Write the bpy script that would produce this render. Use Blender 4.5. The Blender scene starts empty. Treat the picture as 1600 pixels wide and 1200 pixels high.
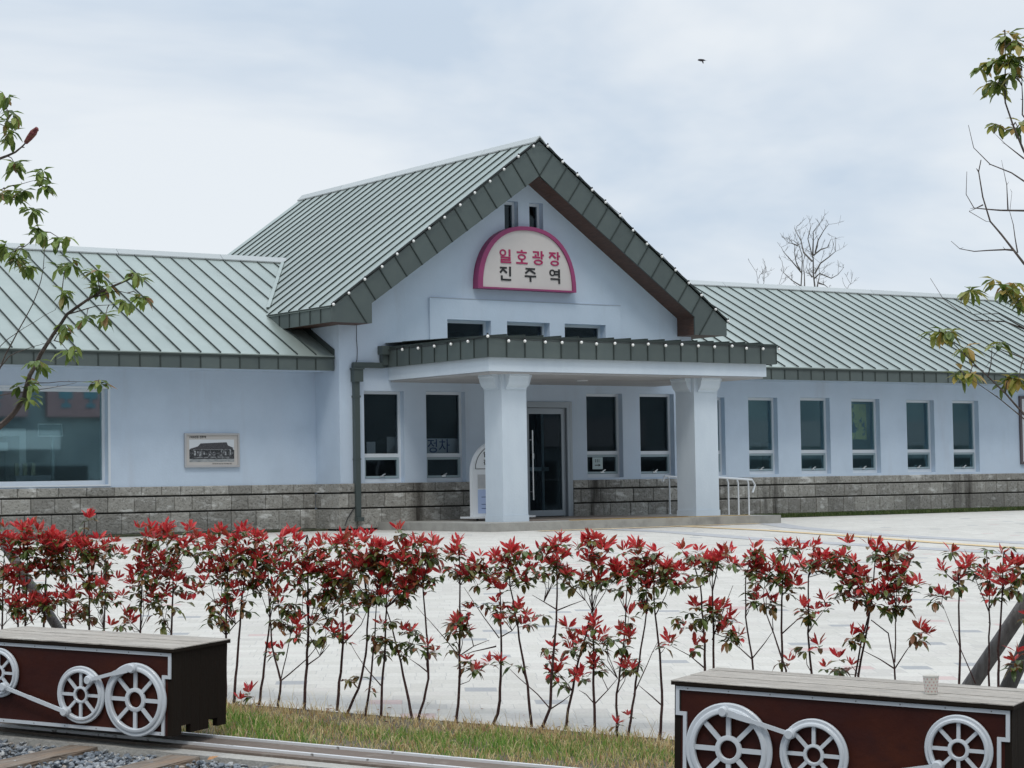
import bpy, math, random
from math import sin, cos, pi, radians, sqrt, atan2
from mathutils import Vector, Matrix
from mathutils.geometry import tessellate_polygon
random.seed(7)
S = bpy.context.scene
# ------------------------------------------------------------------ camera
FPX, YAW, PITCH, ROLL, CH = 3257.4, .6069169, .04712114, .01594833, 1.45
fw = Vector((sin(YAW)*cos(PITCH), cos(YAW)*cos(PITCH), sin(PITCH)))
rt0 = Vector((cos(YAW), -sin(YAW), 0)); dn0 = fw.cross(rt0)
rt = cos(ROLL)*rt0 + sin(ROLL)*dn0; dn = -sin(ROLL)*rt0 + cos(ROLL)*dn0
CAM = Vector((0, 0, CH))
cd = bpy.data.cameras.new("camera"); cam = bpy.data.objects.new("camera", cd)
S.collection.objects.link(cam)
cam.matrix_world = Matrix(((rt.x, -dn.x, -fw.x, 0), (rt.y, -dn.y, -fw.y, 0), (rt.z, -dn.z, -fw.z, CH), (0, 0, 0, 1)))
cd.sensor_width = 36; cd.lens = FPX/1600*36; cd.clip_end = 2000; cd.clip_start = .1
S.camera = cam
# ------------------------------------------------------------------ world, sun, exposure
SUN_EL, SUN_AZ = radians(58), radians(215)      # azimuth clockwise from +Y: behind the camera, a little to its left
w = bpy.data.worlds.new("World"); S.world = w; w.use_nodes = True
nt = w.node_tree; N = nt.nodes; L = nt.links; N.clear()
def nd(t, **k):
    n = N.new(t)
    for a, b in k.items(): setattr(n, a, b)
    return n
out = nd('ShaderNodeOutputWorld'); bg = nd('ShaderNodeBackground'); bg.inputs[1].default_value = .1
sky = nd('ShaderNodeTexSky', sky_type='NISHITA', sun_disc=False, sun_elevation=SUN_EL, sun_rotation=SUN_AZ)
tc = nd('ShaderNodeTexCoord'); mp = nd('ShaderNodeMapping'); mp.inputs['Scale'].default_value = (1.7, 1.7, 4.6)
mp.inputs['Rotation'].default_value = (.10, -.06, .4)
L.new(tc.outputs['Generated'], mp.inputs[0])
n1 = nd('ShaderNodeTexNoise'); n1.inputs['Scale'].default_value = 1.9; n1.inputs['Detail'].default_value = 5; n1.inputs['Roughness'].default_value = .56
n1.inputs['Distortion'].default_value = .4
L.new(mp.outputs[0], n1.inputs['Vector'])
cr = nd('ShaderNodeValToRGB'); e = cr.color_ramp.elements
e[0].position = .36; e[0].color = (5.7, 6.65, 7.8, 1); e[1].position = .60; e[1].color = (8.0, 8.45, 8.9, 1)
L.new(n1.outputs[0], cr.inputs[0])
sx = nd('ShaderNodeSeparateXYZ'); L.new(tc.outputs['Generated'], sx.inputs[0])
gr = nd('ShaderNodeMapRange'); gr.inputs['From Min'].default_value = .22; gr.inputs['From Max'].default_value = 1
gr.inputs['To Min'].default_value = 1; gr.inputs['To Max'].default_value = 2.8
L.new(sx.outputs['Z'], gr.inputs[0])
dt = nd('ShaderNodeVectorMath', operation='DOT_PRODUCT'); dt.inputs[1].default_value = (sin(YAW), cos(YAW), 0); L.new(tc.outputs['Generated'], dt.inputs[0])
az = nd('ShaderNodeMapRange'); az.inputs['From Min'].default_value = -.6; az.inputs['From Max'].default_value = .75; az.inputs['To Min'].default_value = .52; az.inputs['To Max'].default_value = 1; L.new(dt.outputs['Value'], az.inputs[0])
ml = nd('ShaderNodeMath', operation='MULTIPLY'); L.new(gr.outputs[0], ml.inputs[0]); L.new(az.outputs[0], ml.inputs[1])
vm = nd('ShaderNodeVectorMath', operation='SCALE'); L.new(cr.outputs[0], vm.inputs[0]); L.new(ml.outputs[0], vm.inputs['Scale'])
mx = nd('ShaderNodeMix', data_type='RGBA'); mx.inputs[0].default_value = .93
L.new(sky.outputs[0], mx.inputs[6]); L.new(vm.outputs[0], mx.inputs[7]); L.new(mx.outputs[2], bg.inputs[0]); L.new(bg.outputs[0], out.inputs[0])
sl = bpy.data.lights.new("sun", 'SUN'); so = bpy.data.objects.new("sun", sl); S.collection.objects.link(so)
sl.energy = 1.1; sl.angle = radians(14); sl.color = (1, .95, .87)
sd = Vector((sin(SUN_AZ)*cos(SUN_EL), cos(SUN_AZ)*cos(SUN_EL), sin(SUN_EL)))
so.rotation_euler = sd.to_track_quat('Z', 'Y').to_euler()
S.view_settings.view_transform = 'Standard'; S.view_settings.look = 'None'; S.view_settings.exposure = .07; S.view_settings.gamma = 1
S.view_settings.use_curve_mapping = False
# ------------------------------------------------------------------ measuring helpers (a pixel of the survey picture -> a point on a known plane)
def ray(u, v): return rt*((u-800)/FPX) + dn*((v-600)/FPX) + fw
TA = radians(-61.5); TD = Vector((cos(TA), sin(TA), 0)); TN = Vector((-TD.y, TD.x, 0)); TO = Vector((5.5, 8.5, 0))  # track frame
def hedge_pt(u, v, t=1.5):
    r = ray(u, v); k = ((TO-CAM).dot(TN)+t)/r.dot(TN); return CAM+r*k
def gnear(y): return .04*(y-8.5)
def gz(y): return .05+.04*(y-8.5) if y < 12 else (.19+.01947*(y-12) if y < 31 else .56)
def P3(s, t, h=0):
    p = TO+TD*s+TN*t; return Vector((p.x, p.y, gnear(p.y)+h))
# ------------------------------------------------------------------ materials
MATS = {}
def mat(name, col, rough=.7, metal=0, spec=.5, noise=None, var=0, bump=None, coord='Object', trans=0, alpha=1, sheen=0, emis=None, coat=0):
    """noise=(scale, col2, lo, hi, stretch); var = random per island brightness; bump=(scale,strength,stretch)"""
    if name in MATS: return MATS[name]
    m = bpy.data.materials.new(name); m.use_nodes = True; t = m.node_tree; b = t.nodes['Principled BSDF']
    b.inputs['Roughness'].default_value = rough; b.inputs['Metallic'].default_value = metal; b.inputs['Specular IOR Level'].default_value = spec
    b.inputs['Coat Weight'].default_value = coat
    c = t.nodes.new('ShaderNodeRGB'); c.outputs[0].default_value = (*col, 1); cur = c.outputs[0]
    tx = t.nodes.new('ShaderNodeTexCoord')
    def mapped(st):
        q = t.nodes.new('ShaderNodeMapping'); q.inputs['Scale'].default_value = st; t.links.new(tx.outputs[coord], q.inputs[0]); return q.outputs[0]
    for ns in (noise if isinstance(noise, list) else [noise] if noise else []):
        sc, c2, lo, hi, st = ns
        q = t.nodes.new('ShaderNodeTexNoise'); q.inputs['Scale'].default_value = sc; q.inputs['Detail'].default_value = 6; q.inputs['Roughness'].default_value = .6
        t.links.new(mapped(st), q.inputs['Vector'])
        mr = t.nodes.new('ShaderNodeMapRange'); mr.inputs[1].default_value = lo; mr.inputs[2].default_value = hi; t.links.new(q.outputs[0], mr.inputs[0])
        k = t.nodes.new('ShaderNodeMix'); k.data_type = 'RGBA'; t.links.new(mr.outputs[0], k.inputs[0]); t.links.new(cur, k.inputs[6]); k.inputs[7].default_value = (*c2, 1); cur = k.outputs[2]
    if var:
        g = t.nodes.new('ShaderNodeNewGeometry'); mr = t.nodes.new('ShaderNodeMapRange'); mr.inputs[3].default_value = 1-var; mr.inputs[4].default_value = 1+var
        t.links.new(g.outputs['Random Per Island'], mr.inputs[0]); h = t.nodes.new('ShaderNodeVectorMath'); h.operation = 'SCALE'
        t.links.new(cur, h.inputs[0]); t.links.new(mr.outputs[0], h.inputs['Scale']); cur = h.outputs[0]
    t.links.new(cur, b.inputs['Base Color'])
    if bump:
        q = t.nodes.new('ShaderNodeTexNoise'); q.inputs['Scale'].default_value = bump[0]; q.inputs['Detail'].default_value = 5; t.links.new(mapped(bump[2] if len(bump) > 2 else (1, 1, 1)), q.inputs['Vector'])
        u = t.nodes.new('ShaderNodeBump'); u.inputs['Strength'].default_value = bump[1]; u.inputs['Distance'].default_value = .02
        t.links.new(q.outputs[0], u.inputs['Height']); t.links.new(u.outputs[0], b.inputs['Normal'])
    if emis: b.inputs['Emission Color'].default_value = (*emis[0], 1); b.inputs['Emission Strength'].default_value = emis[1]
    MATS[name] = m; return m
def leafmat(name, ramp, rough=.45, tr=.25):
    m = bpy.data.materials.new(name); m.use_nodes = True; t = m.node_tree; b = t.nodes['Principled BSDF']; b.inputs['Roughness'].default_value = rough
    g = t.nodes.new('ShaderNodeNewGeometry'); r = t.nodes.new('ShaderNodeValToRGB'); e = r.color_ramp.elements
    for i, (p, c) in enumerate(ramp):
        k = e[i] if i < 2 else e.new(p)
        k.position = p; k.color = (*c, 1)
    t.links.new(g.outputs['Random Per Island'], r.inputs[0]); t.links.new(r.outputs[0], b.inputs['Base Color'])
    d = t.nodes.new('ShaderNodeBsdfTranslucent'); t.links.new(r.outputs[0], d.inputs[0])
    mxs = t.nodes.new('ShaderNodeMixShader'); mxs.inputs[0].default_value = tr
    t.links.new(b.outputs[0], mxs.inputs[1]); t.links.new(d.outputs[0], mxs.inputs[2]); t.links.new(mxs.outputs[0], t.nodes['Material Output'].inputs[0]); return m
def glassmat(name, tint, thru, gloss):
    m = bpy.data.materials.new(name); m.use_nodes = True; t = m.node_tree; t.nodes.clear()
    o = t.nodes.new('ShaderNodeOutputMaterial'); tr = t.nodes.new('ShaderNodeBsdfTransparent'); tr.inputs[0].default_value = (*thru, 1)
    gl = t.nodes.new('ShaderNodeBsdfGlossy'); gl.inputs['Roughness'].default_value = .02; gl.inputs[0].default_value = (*tint, 1)
    fr = t.nodes.new('ShaderNodeLayerWeight'); fr.inputs[0].default_value = .2
    mr = t.nodes.new('ShaderNodeMapRange'); mr.inputs[3].default_value = gloss; mr.inputs[4].default_value = .9; t.links.new(fr.outputs['Fresnel'], mr.inputs[0])
    x = t.nodes.new('ShaderNodeMixShader'); t.links.new(mr.outputs[0], x.inputs[0]); t.links.new(tr.outputs[0], x.inputs[1]); t.links.new(gl.outputs[0], x.inputs[2]); t.links.new(x.outputs[0], o.inputs[0]); return m
M_wall = mat('plaster', (.515, .615, .735), .85, noise=[(1.1, (.465, .56, .675), .42, .68, (1, 1, 1)), (.7, (.52, .60, .71), .48, .72, (1, 1, .35)), (.8, (.44, .50, .585), .58, .82, (2.2, 2.2, .3)), (40, (.48, .58, .69), .5, .8, (1, 1, 1))], bump=(28, .12))
M_col = mat('column_plaster', (.58, .66, .735), .85, noise=(1.6, (.52, .60, .68), .42, .68, (1, 1, .4)), bump=(28, .12))
M_ceil = mat('ceiling_plaster', (.44, .44, .45), .9, noise=(1.3, (.38, .38, .39), .4, .7, (1, 1, 1)))
M_roof = mat('roof_metal', (.27, .32, .298), .42, .35, noise=[(1.2, (.31, .36, .335), .4, .7, (1, 1, 1)), (.9, (.24, .275, .255), .55, .75, (3, .6, .6))], var=.06)
M_seam = mat('seam_metal', (.032, .044, .041), .5, .2)
M_fascia = mat('fascia_metal', (.088, .112, .110), .5, .2, noise=(3, (.10, .125, .120), .4, .7, (1, 1, 1)), var=.12)
M_ridge = mat('ridge_cap_metal', (.42, .45, .45), .5, .2, var=.05)
M_soffit = mat('soffit_wood', (.075, .040, .030), .6, noise=(9, (.11, .055, .038), .4, .6, (.5, .5, 6)), bump=(10, .3, (.5, .5, 6)))
M_stone = mat('base_stone', (.285, .278, .255), .9, noise=[(7, (.41, .41, .39), .52, .70, (1, 1, 1.6)), (24, (.16, .155, .14), .52, .66, (1, 1, 1)), (2.4, (.50, .50, .48), .58, .66, (1, 1, 2.5)), (.55, (.06, .055, .048), .57, .66, (1.6, 1.6, .18))], var=.26, bump=(26, 1.0))
M_mortar = mat('mortar', (.02, .02, .019), .95)
M_conc = mat('porch_concrete', (.36, .355, .33), .9, noise=[(3, (.29, .285, .265), .42, .65, (1, 1, 1)), (1.3, (.2, .2, .19), .56, .72, (1, 1, 1))], bump=(40, .3))
M_upvc = mat('white_window_frame', (.62, .67, .72), .4)
M_sash = mat('grey_sash', (.27, .35, .385), .4)
M_alu = mat('door_aluminium', (.34, .38, .42), .35, .5)
M_steel = mat('stainless_steel', (.75, .77, .79), .25, .9)
M_glass = glassmat('dark_window_glass', (.75, .9, 1), (.72, .76, .78), .018)
M_glass2 = glassmat('teal_window_glass', (.62, .88, .95), (.75, .84, .86), .15)
M_glass3 = glassmat('bright_window_glass', (.66, .88, .93), (.8, .87, .88), .24)
M_room = mat('room_plaster', (.42, .44, .44), .9)
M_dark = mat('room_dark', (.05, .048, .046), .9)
M_black = mat('black', (.015, .015, .017), .6)
M_white = mat('white_paint', (.74, .77, .80), .35, coat=.2)
M_whitem = mat('white_enamel', (.62, .66, .70), .4, coat=.1)
M_bulb = mat('frosted_bulb', (.88, .88, .86), .25, spec=.6)
# ------------------------------------------------------------------ mesh builder
OFF = {}
class MB:
    def __init__(s): s.v = []; s.f = []
    def add(s, vs, fs):
        k = len(s.v); s.v += [tuple(p) for p in vs]; s.f += [tuple(i+k for i in f) for f in fs]; return s
    def box(s, x0, x1, y0, y1, z0, z1):
        return s.add([(x0, y0, z0), (x1, y0, z0), (x1, y1, z0), (x0, y1, z0), (x0, y0, z1), (x1, y0, z1), (x1, y1, z1), (x0, y1, z1)],
                     [(0, 3, 2, 1), (4, 5, 6, 7), (0, 1, 5, 4), (1, 2, 6, 5), (2, 3, 7, 6), (3, 0, 4, 7)])
    def obox(s, c, a, b, d):
        c, a, b, d = Vector(c), Vector(a), Vector(b), Vector(d)
        vs = [c+a*i+b*j+d*k for k in (-1, 1) for i, j in ((-1, -1), (1, -1), (1, 1), (-1, 1))]
        return s.add(vs, [(0, 3, 2, 1), (4, 5, 6, 7), (0, 1, 5, 4), (1, 2, 6, 5), (2, 3, 7, 6), (3, 0, 4, 7)])
    def bar(s, p, q, w, h, up=(0, 0, 1)):
        p, q = Vector(p), Vector(q); d = (q-p); x = d.normalized(); u = Vector(up); y = u.cross(x).normalized(); z = x.cross(y)
        return s.obox((p+q)/2, d/2, y*w/2, z*h/2)
    def prism(s, poly, axis, a, b):
        """poly: 2D points; axis 'Y': (x,z) extruded y a..b; axis 'X': (y,z); axis 'Z': (x,y)"""
        n = len(poly)
        def P(p, k): return {'Y': (p[0], k, p[1]), 'X': (k, p[0], p[1]), 'Z': (p[0], p[1], k)}[axis]
        vs = [P(p, a) for p in poly]+[P(p, b) for p in poly]
        tr = tessellate_polygon([[Vector((p[0], p[1], 0)) for p in poly]])
        fs = [tuple(t) for t in tr]+[tuple(i+n for i in reversed(t)) for t in tr]+[(i, (i+1) % n, (i+1) % n+n, i+n) for i in range(n)]
        return s.add(vs, fs)
    def tube(s, pts, rad, n=8, cap=True):
        pts = [Vector(p) for p in pts]; m = len(pts)
        if not hasattr(rad, '__len__'): rad = [rad]*m
        prev = None; vs = []
        for i, p in enumerate(pts):
            d = (pts[min(i+1, m-1)]-pts[max(i-1, 0)]).normalized()
            if prev is None: a = d.orthogonal().normalized()
            else: a = (prev-d*prev.dot(d)).normalized()
            prev = a; b = d.cross(a)
            vs += [p+(a*cos(2*pi*k/n)+b*sin(2*pi*k/n))*rad[i] for k in range(n)]
        fs = [(i*n+k, i*n+(k+1) % n, (i+1)*n+(k+1) % n, (i+1)*n+k) for i in range(m-1) for k in range(n)]
        if cap: fs += [tuple(range(n-1, -1, -1)), tuple((m-1)*n+k for k in range(n))]
        return s.add(vs, fs)
    def lathe(s, c, ax, prof, n=40, closed=True):
        """prof: list of (radius, height along ax)"""
        c = Vector(c); ax = Vector(ax).normalized(); a = ax.orthogonal().normalized(); b = ax.cross(a); m = len(prof); vs = []
        for r, h in prof: vs += [c+ax*h+(a*cos(2*pi*k/n)+b*sin(2*pi*k/n))*r for k in range(n)]
        fs = [(i*n+k, i*n+(k+1) % n, ((i+1) % m)*n+(k+1) % n, ((i+1) % m)*n+k) for i in range(m if closed else m-1) for k in range(n)]
        return s.add(vs, fs)
    def ball(s, c, r, n=8, sq=(1, 1, 1)):
        c = Vector(c); vs = [(c.x, c.y, c.z+r*sq[2])]; m = n//2
        for i in range(1, m):
            th = pi*i/m; vs += [(c.x+r*sq[0]*sin(th)*cos(2*pi*k/n), c.y+r*sq[1]*sin(th)*sin(2*pi*k/n), c.z+r*sq[2]*cos(th)) for k in range(n)]
        vs.append((c.x, c.y, c.z-r*sq[2])); fs = [(0, 1+k, 1+(k+1) % n) for k in range(n)]
        fs += [(1+i*n+k, 1+(i+1)*n+k, 1+(i+1)*n+(k+1) % n, 1+i*n+(k+1) % n) for i in range(m-2) for k in range(n)]
        l = len(vs)-1; fs += [(l, 1+(m-2)*n+(k+1) % n, 1+(m-2)*n+k) for k in range(n)]
        return s.add(vs, fs)
    def build(s, name, m, parent=None, smooth=False, org=None):
        me = bpy.data.meshes.new(name)
        if parent is not None:
            off = OFF.get(parent.name, Vector((0, 0, 0)))
        else: off = Vector(org) if org is not None else Vector((0, 0, 0))
        me.from_pydata([(p[0]-off[0], p[1]-off[1], p[2]-off[2]) for p in s.v], [], s.f); me.materials.append(m)
        if smooth:
            me.polygons.foreach_set('use_smooth', [True]*len(me.polygons))
            try: me.set_sharp_from_angle(angle=radians(38))
            except Exception: pass
        me.update()
        o = bpy.data.objects.new(name, me); S.collection.objects.link(o)
        if parent is not None: o.parent = parent
        else: o.location = off
        OFF[o.name] = off
        return o
def tag(o, label=None, cat=None, group=None, kind=None):
    if label: o['label'] = label
    if cat: o['category'] = cat
    if group: o['group'] = group
    if kind: o['kind'] = kind
    return o
def thing(name, label, cat, loc=(0, 0, 0), group=None):
    o = bpy.data.objects.new(name, None); S.collection.objects.link(o); o.location = loc; OFF[o.name] = Vector(loc); o.empty_display_size = .2
    return tag(o, label, cat, group)
def text_mesh(body, size, m, parent, origin, xdir=(1, 0, 0), zdir=(0, 0, 1), depth=.006, offset=0, name='lettering', align='CENTER', sx=1.0):
    c = bpy.data.curves.new('t', 'FONT'); c.body = body; c.size = size; c.extrude = depth; c.offset = offset; c.align_x = align; c.align_y = 'CENTER'; c.resolution_u = 3
    o = bpy.data.objects.new('t', c); S.collection.objects.link(o); bpy.context.view_layer.update()
    me = bpy.data.meshes.new_from_object(o.evaluated_get(bpy.context.evaluated_depsgraph_get())); bpy.data.objects.remove(o)
    x = Vector(xdir).normalized(); z = Vector(zdir).normalized(); y = x.cross(z)   # outward = -y... letters face (x cross z) reversed
    mbt = MB(); mbt.add([Vector(origin)+x*v.co.x*sx+z*v.co.y+y*v.co.z for v in me.vertices], [tuple(p.vertices) for p in me.polygons])
    return mbt.build(name, m, parent)
def face_holes(outer, holes, Y, depth, mb):
    """wall face towards -Y at Y with rectangular holes (x0,x1,z0,z1) and reveals going back `depth`"""
    loops = [[Vector((x, z, 0)) for x, z in outer]]+[[Vector((a, c, 0)), Vector((a, d, 0)), Vector((b, d, 0)), Vector((b, c, 0))] for a, b, c, d in holes]
    pts = [p for l in loops for p in l]; tr = tessellate_polygon(loops)
    fs = []
    for t in tr:
        a, b, c = (pts[i] for i in t); n = (b-a).cross(c-a).z
        fs.append(tuple(t) if n > 0 else tuple(reversed(t)))
    mb.add([(p.x, Y, p.y) for p in pts], fs)
    for a, b, c, d in holes:
        q = [(a, c), (b, c), (b, d), (a, d)]
        for i in range(4):
            (x0, z0), (x1, z1) = q[i], q[(i+1) % 4]
            mb.add([(x0, Y, z0), (x1, Y, z1), (x1, Y+depth, z1), (x0, Y+depth, z0)], [(3, 2, 1, 0)])
# ================================================================== STATION BUILDING
F, WY = 35.2, 36.15                     # main facade, wing facade
XL, XR = 20.35, 29.24; CX = 24.8
bld = thing('station_building', 'pale blue single-storey station building with green standing-seam metal roofs and gabled entrance hall', 'building', (CX, F, .56))
EZ, AZ, HW, G0, G1 = 4.9, 8.48, 4.95, 34.6, 44.6
SL = (AZ-EZ)/HW
def mz(x): return AZ-abs(x-CX)*SL        # main roof outer surface height
WE, WEZ, RY, RZ = 35.36, 3.98, 40.2, 6.36
WS = (RZ-WEZ)/(RY-WE)
# ---- main facade
main_holes = [(20.90, 21.82, 1.49, 3.29), (22.34, 23.28, 1.485, 3.295), (26.34, 27.30, 1.52, 3.30), (27.77, 28.715, 1.51, 3.31), (24.72, 25.88, .72, 3.06)]
up_holes = [(22.843, 23.908, 4.28, 4.755), (24.305, 25.387, 4.28, 4.755), (25.772, 26.851, 4.28, 4.755), (24.32, 24.665, 6.55, 7.26), (24.947, 25.301, 6.55, 7.26)]
mb = MB()
face_holes([(XL, .5), (XR, .5), (XR, mz(XR)-.08), (CX, AZ-.08), (XL, mz(XL)-.08)], main_holes+up_holes, F, .22, mb)
mb.add([(XL, F, .5), (XL, G1, .5), (XL, G1, mz(XL)-.08), (XL, F, mz(XL)-.08)], [(0, 3, 2, 1)])
mb.add([(XR, F, .5), (XR, G1, .5), (XR, G1, mz(XR)-.08), (XR, F, mz(XR)-.08)], [(0, 1, 2, 3)])
mb.add([(XL, G1, .5), (XR, G1, .5), (XR, G1, mz(XR)-.08), (CX, G1, AZ-.08), (XL, G1, mz(XL)-.08)], [(0, 1, 2, 3, 4)])
mb.build('hall_wall', M_wall, bld)
# raised plaster surround of the three upper windows
mb = MB(); mb2 = MB()
face_holes([(22.431, 4.0), (27.251, 4.0), (27.251, 5.18), (22.431, 5.18)], up_holes[:3], F-.05, .05, mb)
mb.add([(22.431, F-.05, 4.0), (22.431, F, 4.0), (22.431, F, 5.18), (22.431, F-.05, 5.18)], [(0, 3, 2, 1)])
mb.add([(27.251, F-.05, 4.0), (27.251, F, 4.0), (27.251, F, 5.18), (27.251, F-.05, 5.18)], [(0, 1, 2, 3)])
mb.add([(22.431, F-.05, 5.18), (27.251, F-.05, 5.18), (27.251, F, 5.18), (22.431, F, 5.18)], [(0, 1, 2, 3)])
ws_ = mb.build('window_surround', M_wall, bld)
MB().box(22.42, 27.26, F-.056, F-.0505, 5.172, 5.19).build('surround_top_line', mat('surround_top_line', (.34, .39, .46), .8), ws_)  # thin darker strip along the top edge of the surround
# ---- wings
lw_holes = [(12.0, 15.93, 1.53, 3.31)]
rw_holes = [(30.06, 30.975, 1.54, 3.30), (31.68, 32.575, 1.54, 3.31), (33.284, 34.226, 1.535, 3.32), (34.925, 35.86, 1.535, 3.31), (36.76, 37.71, 1.54, 3.30), (38.358, 39.283, 1.53, 3.30)]
mb = MB(); face_holes([(5, .5), (XL, .5), (XL, 3.75), (5, 3.75)], lw_holes, WY, .2, mb)
mb.add([(5, WY, .5), (5, 44, .5), (5, 44, 3.75), (5, WY, 3.75)], [(0, 3, 2, 1)]); mb.build('wing_wall', M_wall, bld)
mb = MB(); face_holes([(XR, .5), (49, .5), (49, 3.75), (XR, 3.75)], rw_holes, WY, .2, mb)
mb.add([(49, WY, .5), (49, 44, .5), (49, 44, 3.75), (49, WY, 3.75)], [(0, 1, 2, 3)]); mb.build('wing_wall', M_wall, bld)
# ---- stone base: three courses of rough blocks
def stone(x0, x1, y, mb, mo, axis='X'):
    """courses along X at depth y (towards -Y) or along Y at x=y (towards -X)"""
    zs = [(.60, .978), (1.008, 1.278), (1.31, 1.475)]
    if axis == 'X': mo.box(x0, x1, y+.035, y+.06, .5, 1.47)
    else: mo.box(y+.035, y+.06, x0, x1, .5, 1.47)
    for k, (a, b) in enumerate(zs):
        p = x0; first = True
        while p < x1-.01:
            ln = random.uniform(.36, .56)*(.5 if first and k % 2 else 1); q = min(p+ln, x1)
            if x1-q < .15: q = x1
            pr = random.uniform(0, .014)
            A, B = p+.005, q-.005
            if axis == 'X': c = [(A, a), (B, a), (B, b), (A, b)]; mb.add([(x, y-pr+.012, z) for x, z in c]+[(x+(.012 if i in (0, 3) else -.012), y-pr, z+(.012 if i < 2 else -.012)) for i, (x, z) in enumerate(c)]+[(x, y+.05, z) for x, z in c],
                 [(4, 5, 6, 7), (0, 1, 5, 4), (1, 2, 6, 5), (2, 3, 7, 6), (3, 0, 4, 7), (8, 9, 1, 0), (9, 10, 2, 1), (10, 11, 3, 2), (11, 8, 0, 3)])
            else: mb.box(y-pr, y+.05, A, B, a, b)
            p = q; first = False
for args in ((5, XL-.05, WY-.05, 'X'), (F-.05, WY-.05, XL-.05, 'Y'), (XL-.05, 24.70, F-.05, 'X'), (25.93, XR+.05, F-.05, 'X'), (XR+.05, 49, WY-.05, 'X')):
    mb, mo = MB(), MB(); stone(args[0], args[1], args[2], mb, mo, args[3])
    b_ = mb.build('stone_base', M_stone, bld); mo.build('mortar_bed', M_mortar, b_)
# ---- windows
def window(parent, x0, x1, z0, z1, Y, glass=M_glass, kind='sash'):
    y = Y+.14; mb = MB(); fr = .052
    split = z0+(z1-z0)*.285
    mb.box(x0, x0+fr, y, y+.07, z0, z1).box(x1-fr, x1, y, y+.07, z0, z1).box(x0+fr, x1-fr, y, y+.07, z1-fr*1.1, z1)
    mb.box(x0+fr, x1-fr, y, y+.07, z0, z0+fr*1.5)
    if kind == 'sash': mb.box(x0+fr, x1-fr, y, y+.07, split-.02, split+.055)
    w_ = mb.build('window', M_upvc, parent)
    if kind == 'sash':
        MB().box(x0+fr, x1-fr, y+.03, y+.036, split+.055, z1-fr*1.1).build('pane', glass, w_)
        a, b, c, d = x0+fr+.004, x1-fr-.004, z0+fr*1.5+.004, split-.024; s_ = .045
        mb = MB().box(a, a+s_, y-.012, y+.05, c, d).box(b-s_, b, y-.012, y+.05, c, d).box(a+s_, b-s_, y-.012, y+.05, d-s_, d).box(a+s_, b-s_, y-.012, y+.05, c, c+s_)
        mb.build('sash', M_sash, w_)
        MB().box(a+s_, b-s_, y+.02, y+.026, c+s_, d-s_).build('pane', glass, w_)
        m_ = (a+b)/2; mb = MB().box(m_-.05, m_+.05, y-.03, y-.012, c+.02, c+.045).bar((m_-.01, y-.04, c+.05), (m_+.06, y-.05, c+.085), .02, .02); mb.build('handle', M_steel, w_)
    else: MB().box(x0+fr, x1-fr, y+.03, y+.036, z0+fr*1.5, z1-fr*1.1).build('pane', glass, w_)
    return w_
for h in main_holes[:4]: window(bld, *h, F)
for h in up_holes: window(bld, *h, F, kind='fixed')
for h in rw_holes: window(bld, *h, WY, M_glass2)
w_ = window(bld, *lw_holes[0], WY, M_glass3, kind='fixed')
h = lw_holes[0]; mb = MB()            # flat white casing round the big window
mb.box(h[0]-.03, h[1]+.045, WY-.02, WY, h[3], h[3]+.04).box(h[1], h[1]+.045, WY-.02, WY, h[2]-.03, h[3]).box(h[0]-.03, h[1], WY-.02, WY, h[2]-.03, h[2]).build('casing', M_upvc, w_)
# ---- rooms behind the glass
mb = MB()
def room(x0, x1, y0, y1, z0, z1):
    mb.add([(x0, y0, z0), (x1, y0, z0), (x1, y1, z0), (x0, y1, z0), (x0, y0, z1), (x1, y0, z1), (x1, y1, z1), (x0, y1, z1)], [(0, 1, 2, 3), (4, 7, 6, 5), (2, 6, 7, 3), (1, 5, 6, 2), (0, 3, 7, 4)])
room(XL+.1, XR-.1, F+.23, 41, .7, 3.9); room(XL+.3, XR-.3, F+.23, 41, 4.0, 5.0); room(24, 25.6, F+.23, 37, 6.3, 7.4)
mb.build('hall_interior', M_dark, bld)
mb = MB(); room(6, XL-.1, WY+.21, 40, .7, 3.6); room(XR+.1, 48, WY+.21, 40, .7, 3.6); mb.build('wing_interior', M_room, bld)
# ---- entrance door
d_ = MB().box(24.72, 24.79, F-.03, F+.1, .72, 3.06).box(25.81, 25.88, F-.03, F+.1, .72, 3.06).box(24.79, 25.81, F-.03, F+.1, 2.99, 3.06)
d_.box(24.68, 24.72, F-.035, F, .72, 3.11).box(25.88, 25.935, F-.035, F, .72, 3.11).box(24.72, 25.88, F-.035, F, 3.06, 3.11)
d_ = d_.build('entrance_door', M_alu, bld)
MB().box(24.80, 24.87, F+.03, F+.08, .74, 2.98).box(25.70, 25.80, F+.03, F+.08, .74, 2.98).box(24.87, 25.70, F+.03, F+.08, .74, .86).box(24.87, 25.70, F+.03, F+.08, 2.86, 2.98).build('door_leaf', M_alu, d_)
MB().box(24.87, 25.70, F+.05, F+.056, .86, 2.86).build('pane', M_glass, d_)
MB().box(24.87, 25.70, F+.5, F+.52, 1.68, 1.76).box(25.52, 25.58, F+.5, F+.52, .75, 2.9).build('inner_door_rail', M_sash, d_)
mb = MB().tube([(24.92, F-.02, 1.08), (24.92, F-.02, 2.52)], .016, 10)
for z in (1.25, 2.32): mb.tube([(24.92, F-.02, z), (24.86, F+.03, z)], .01, 6)
mb.box(24.935, 24.985, F+.02, F+.035, 1.93, 2.04); mb.build('pull_handle', M_steel, d_)
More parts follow.
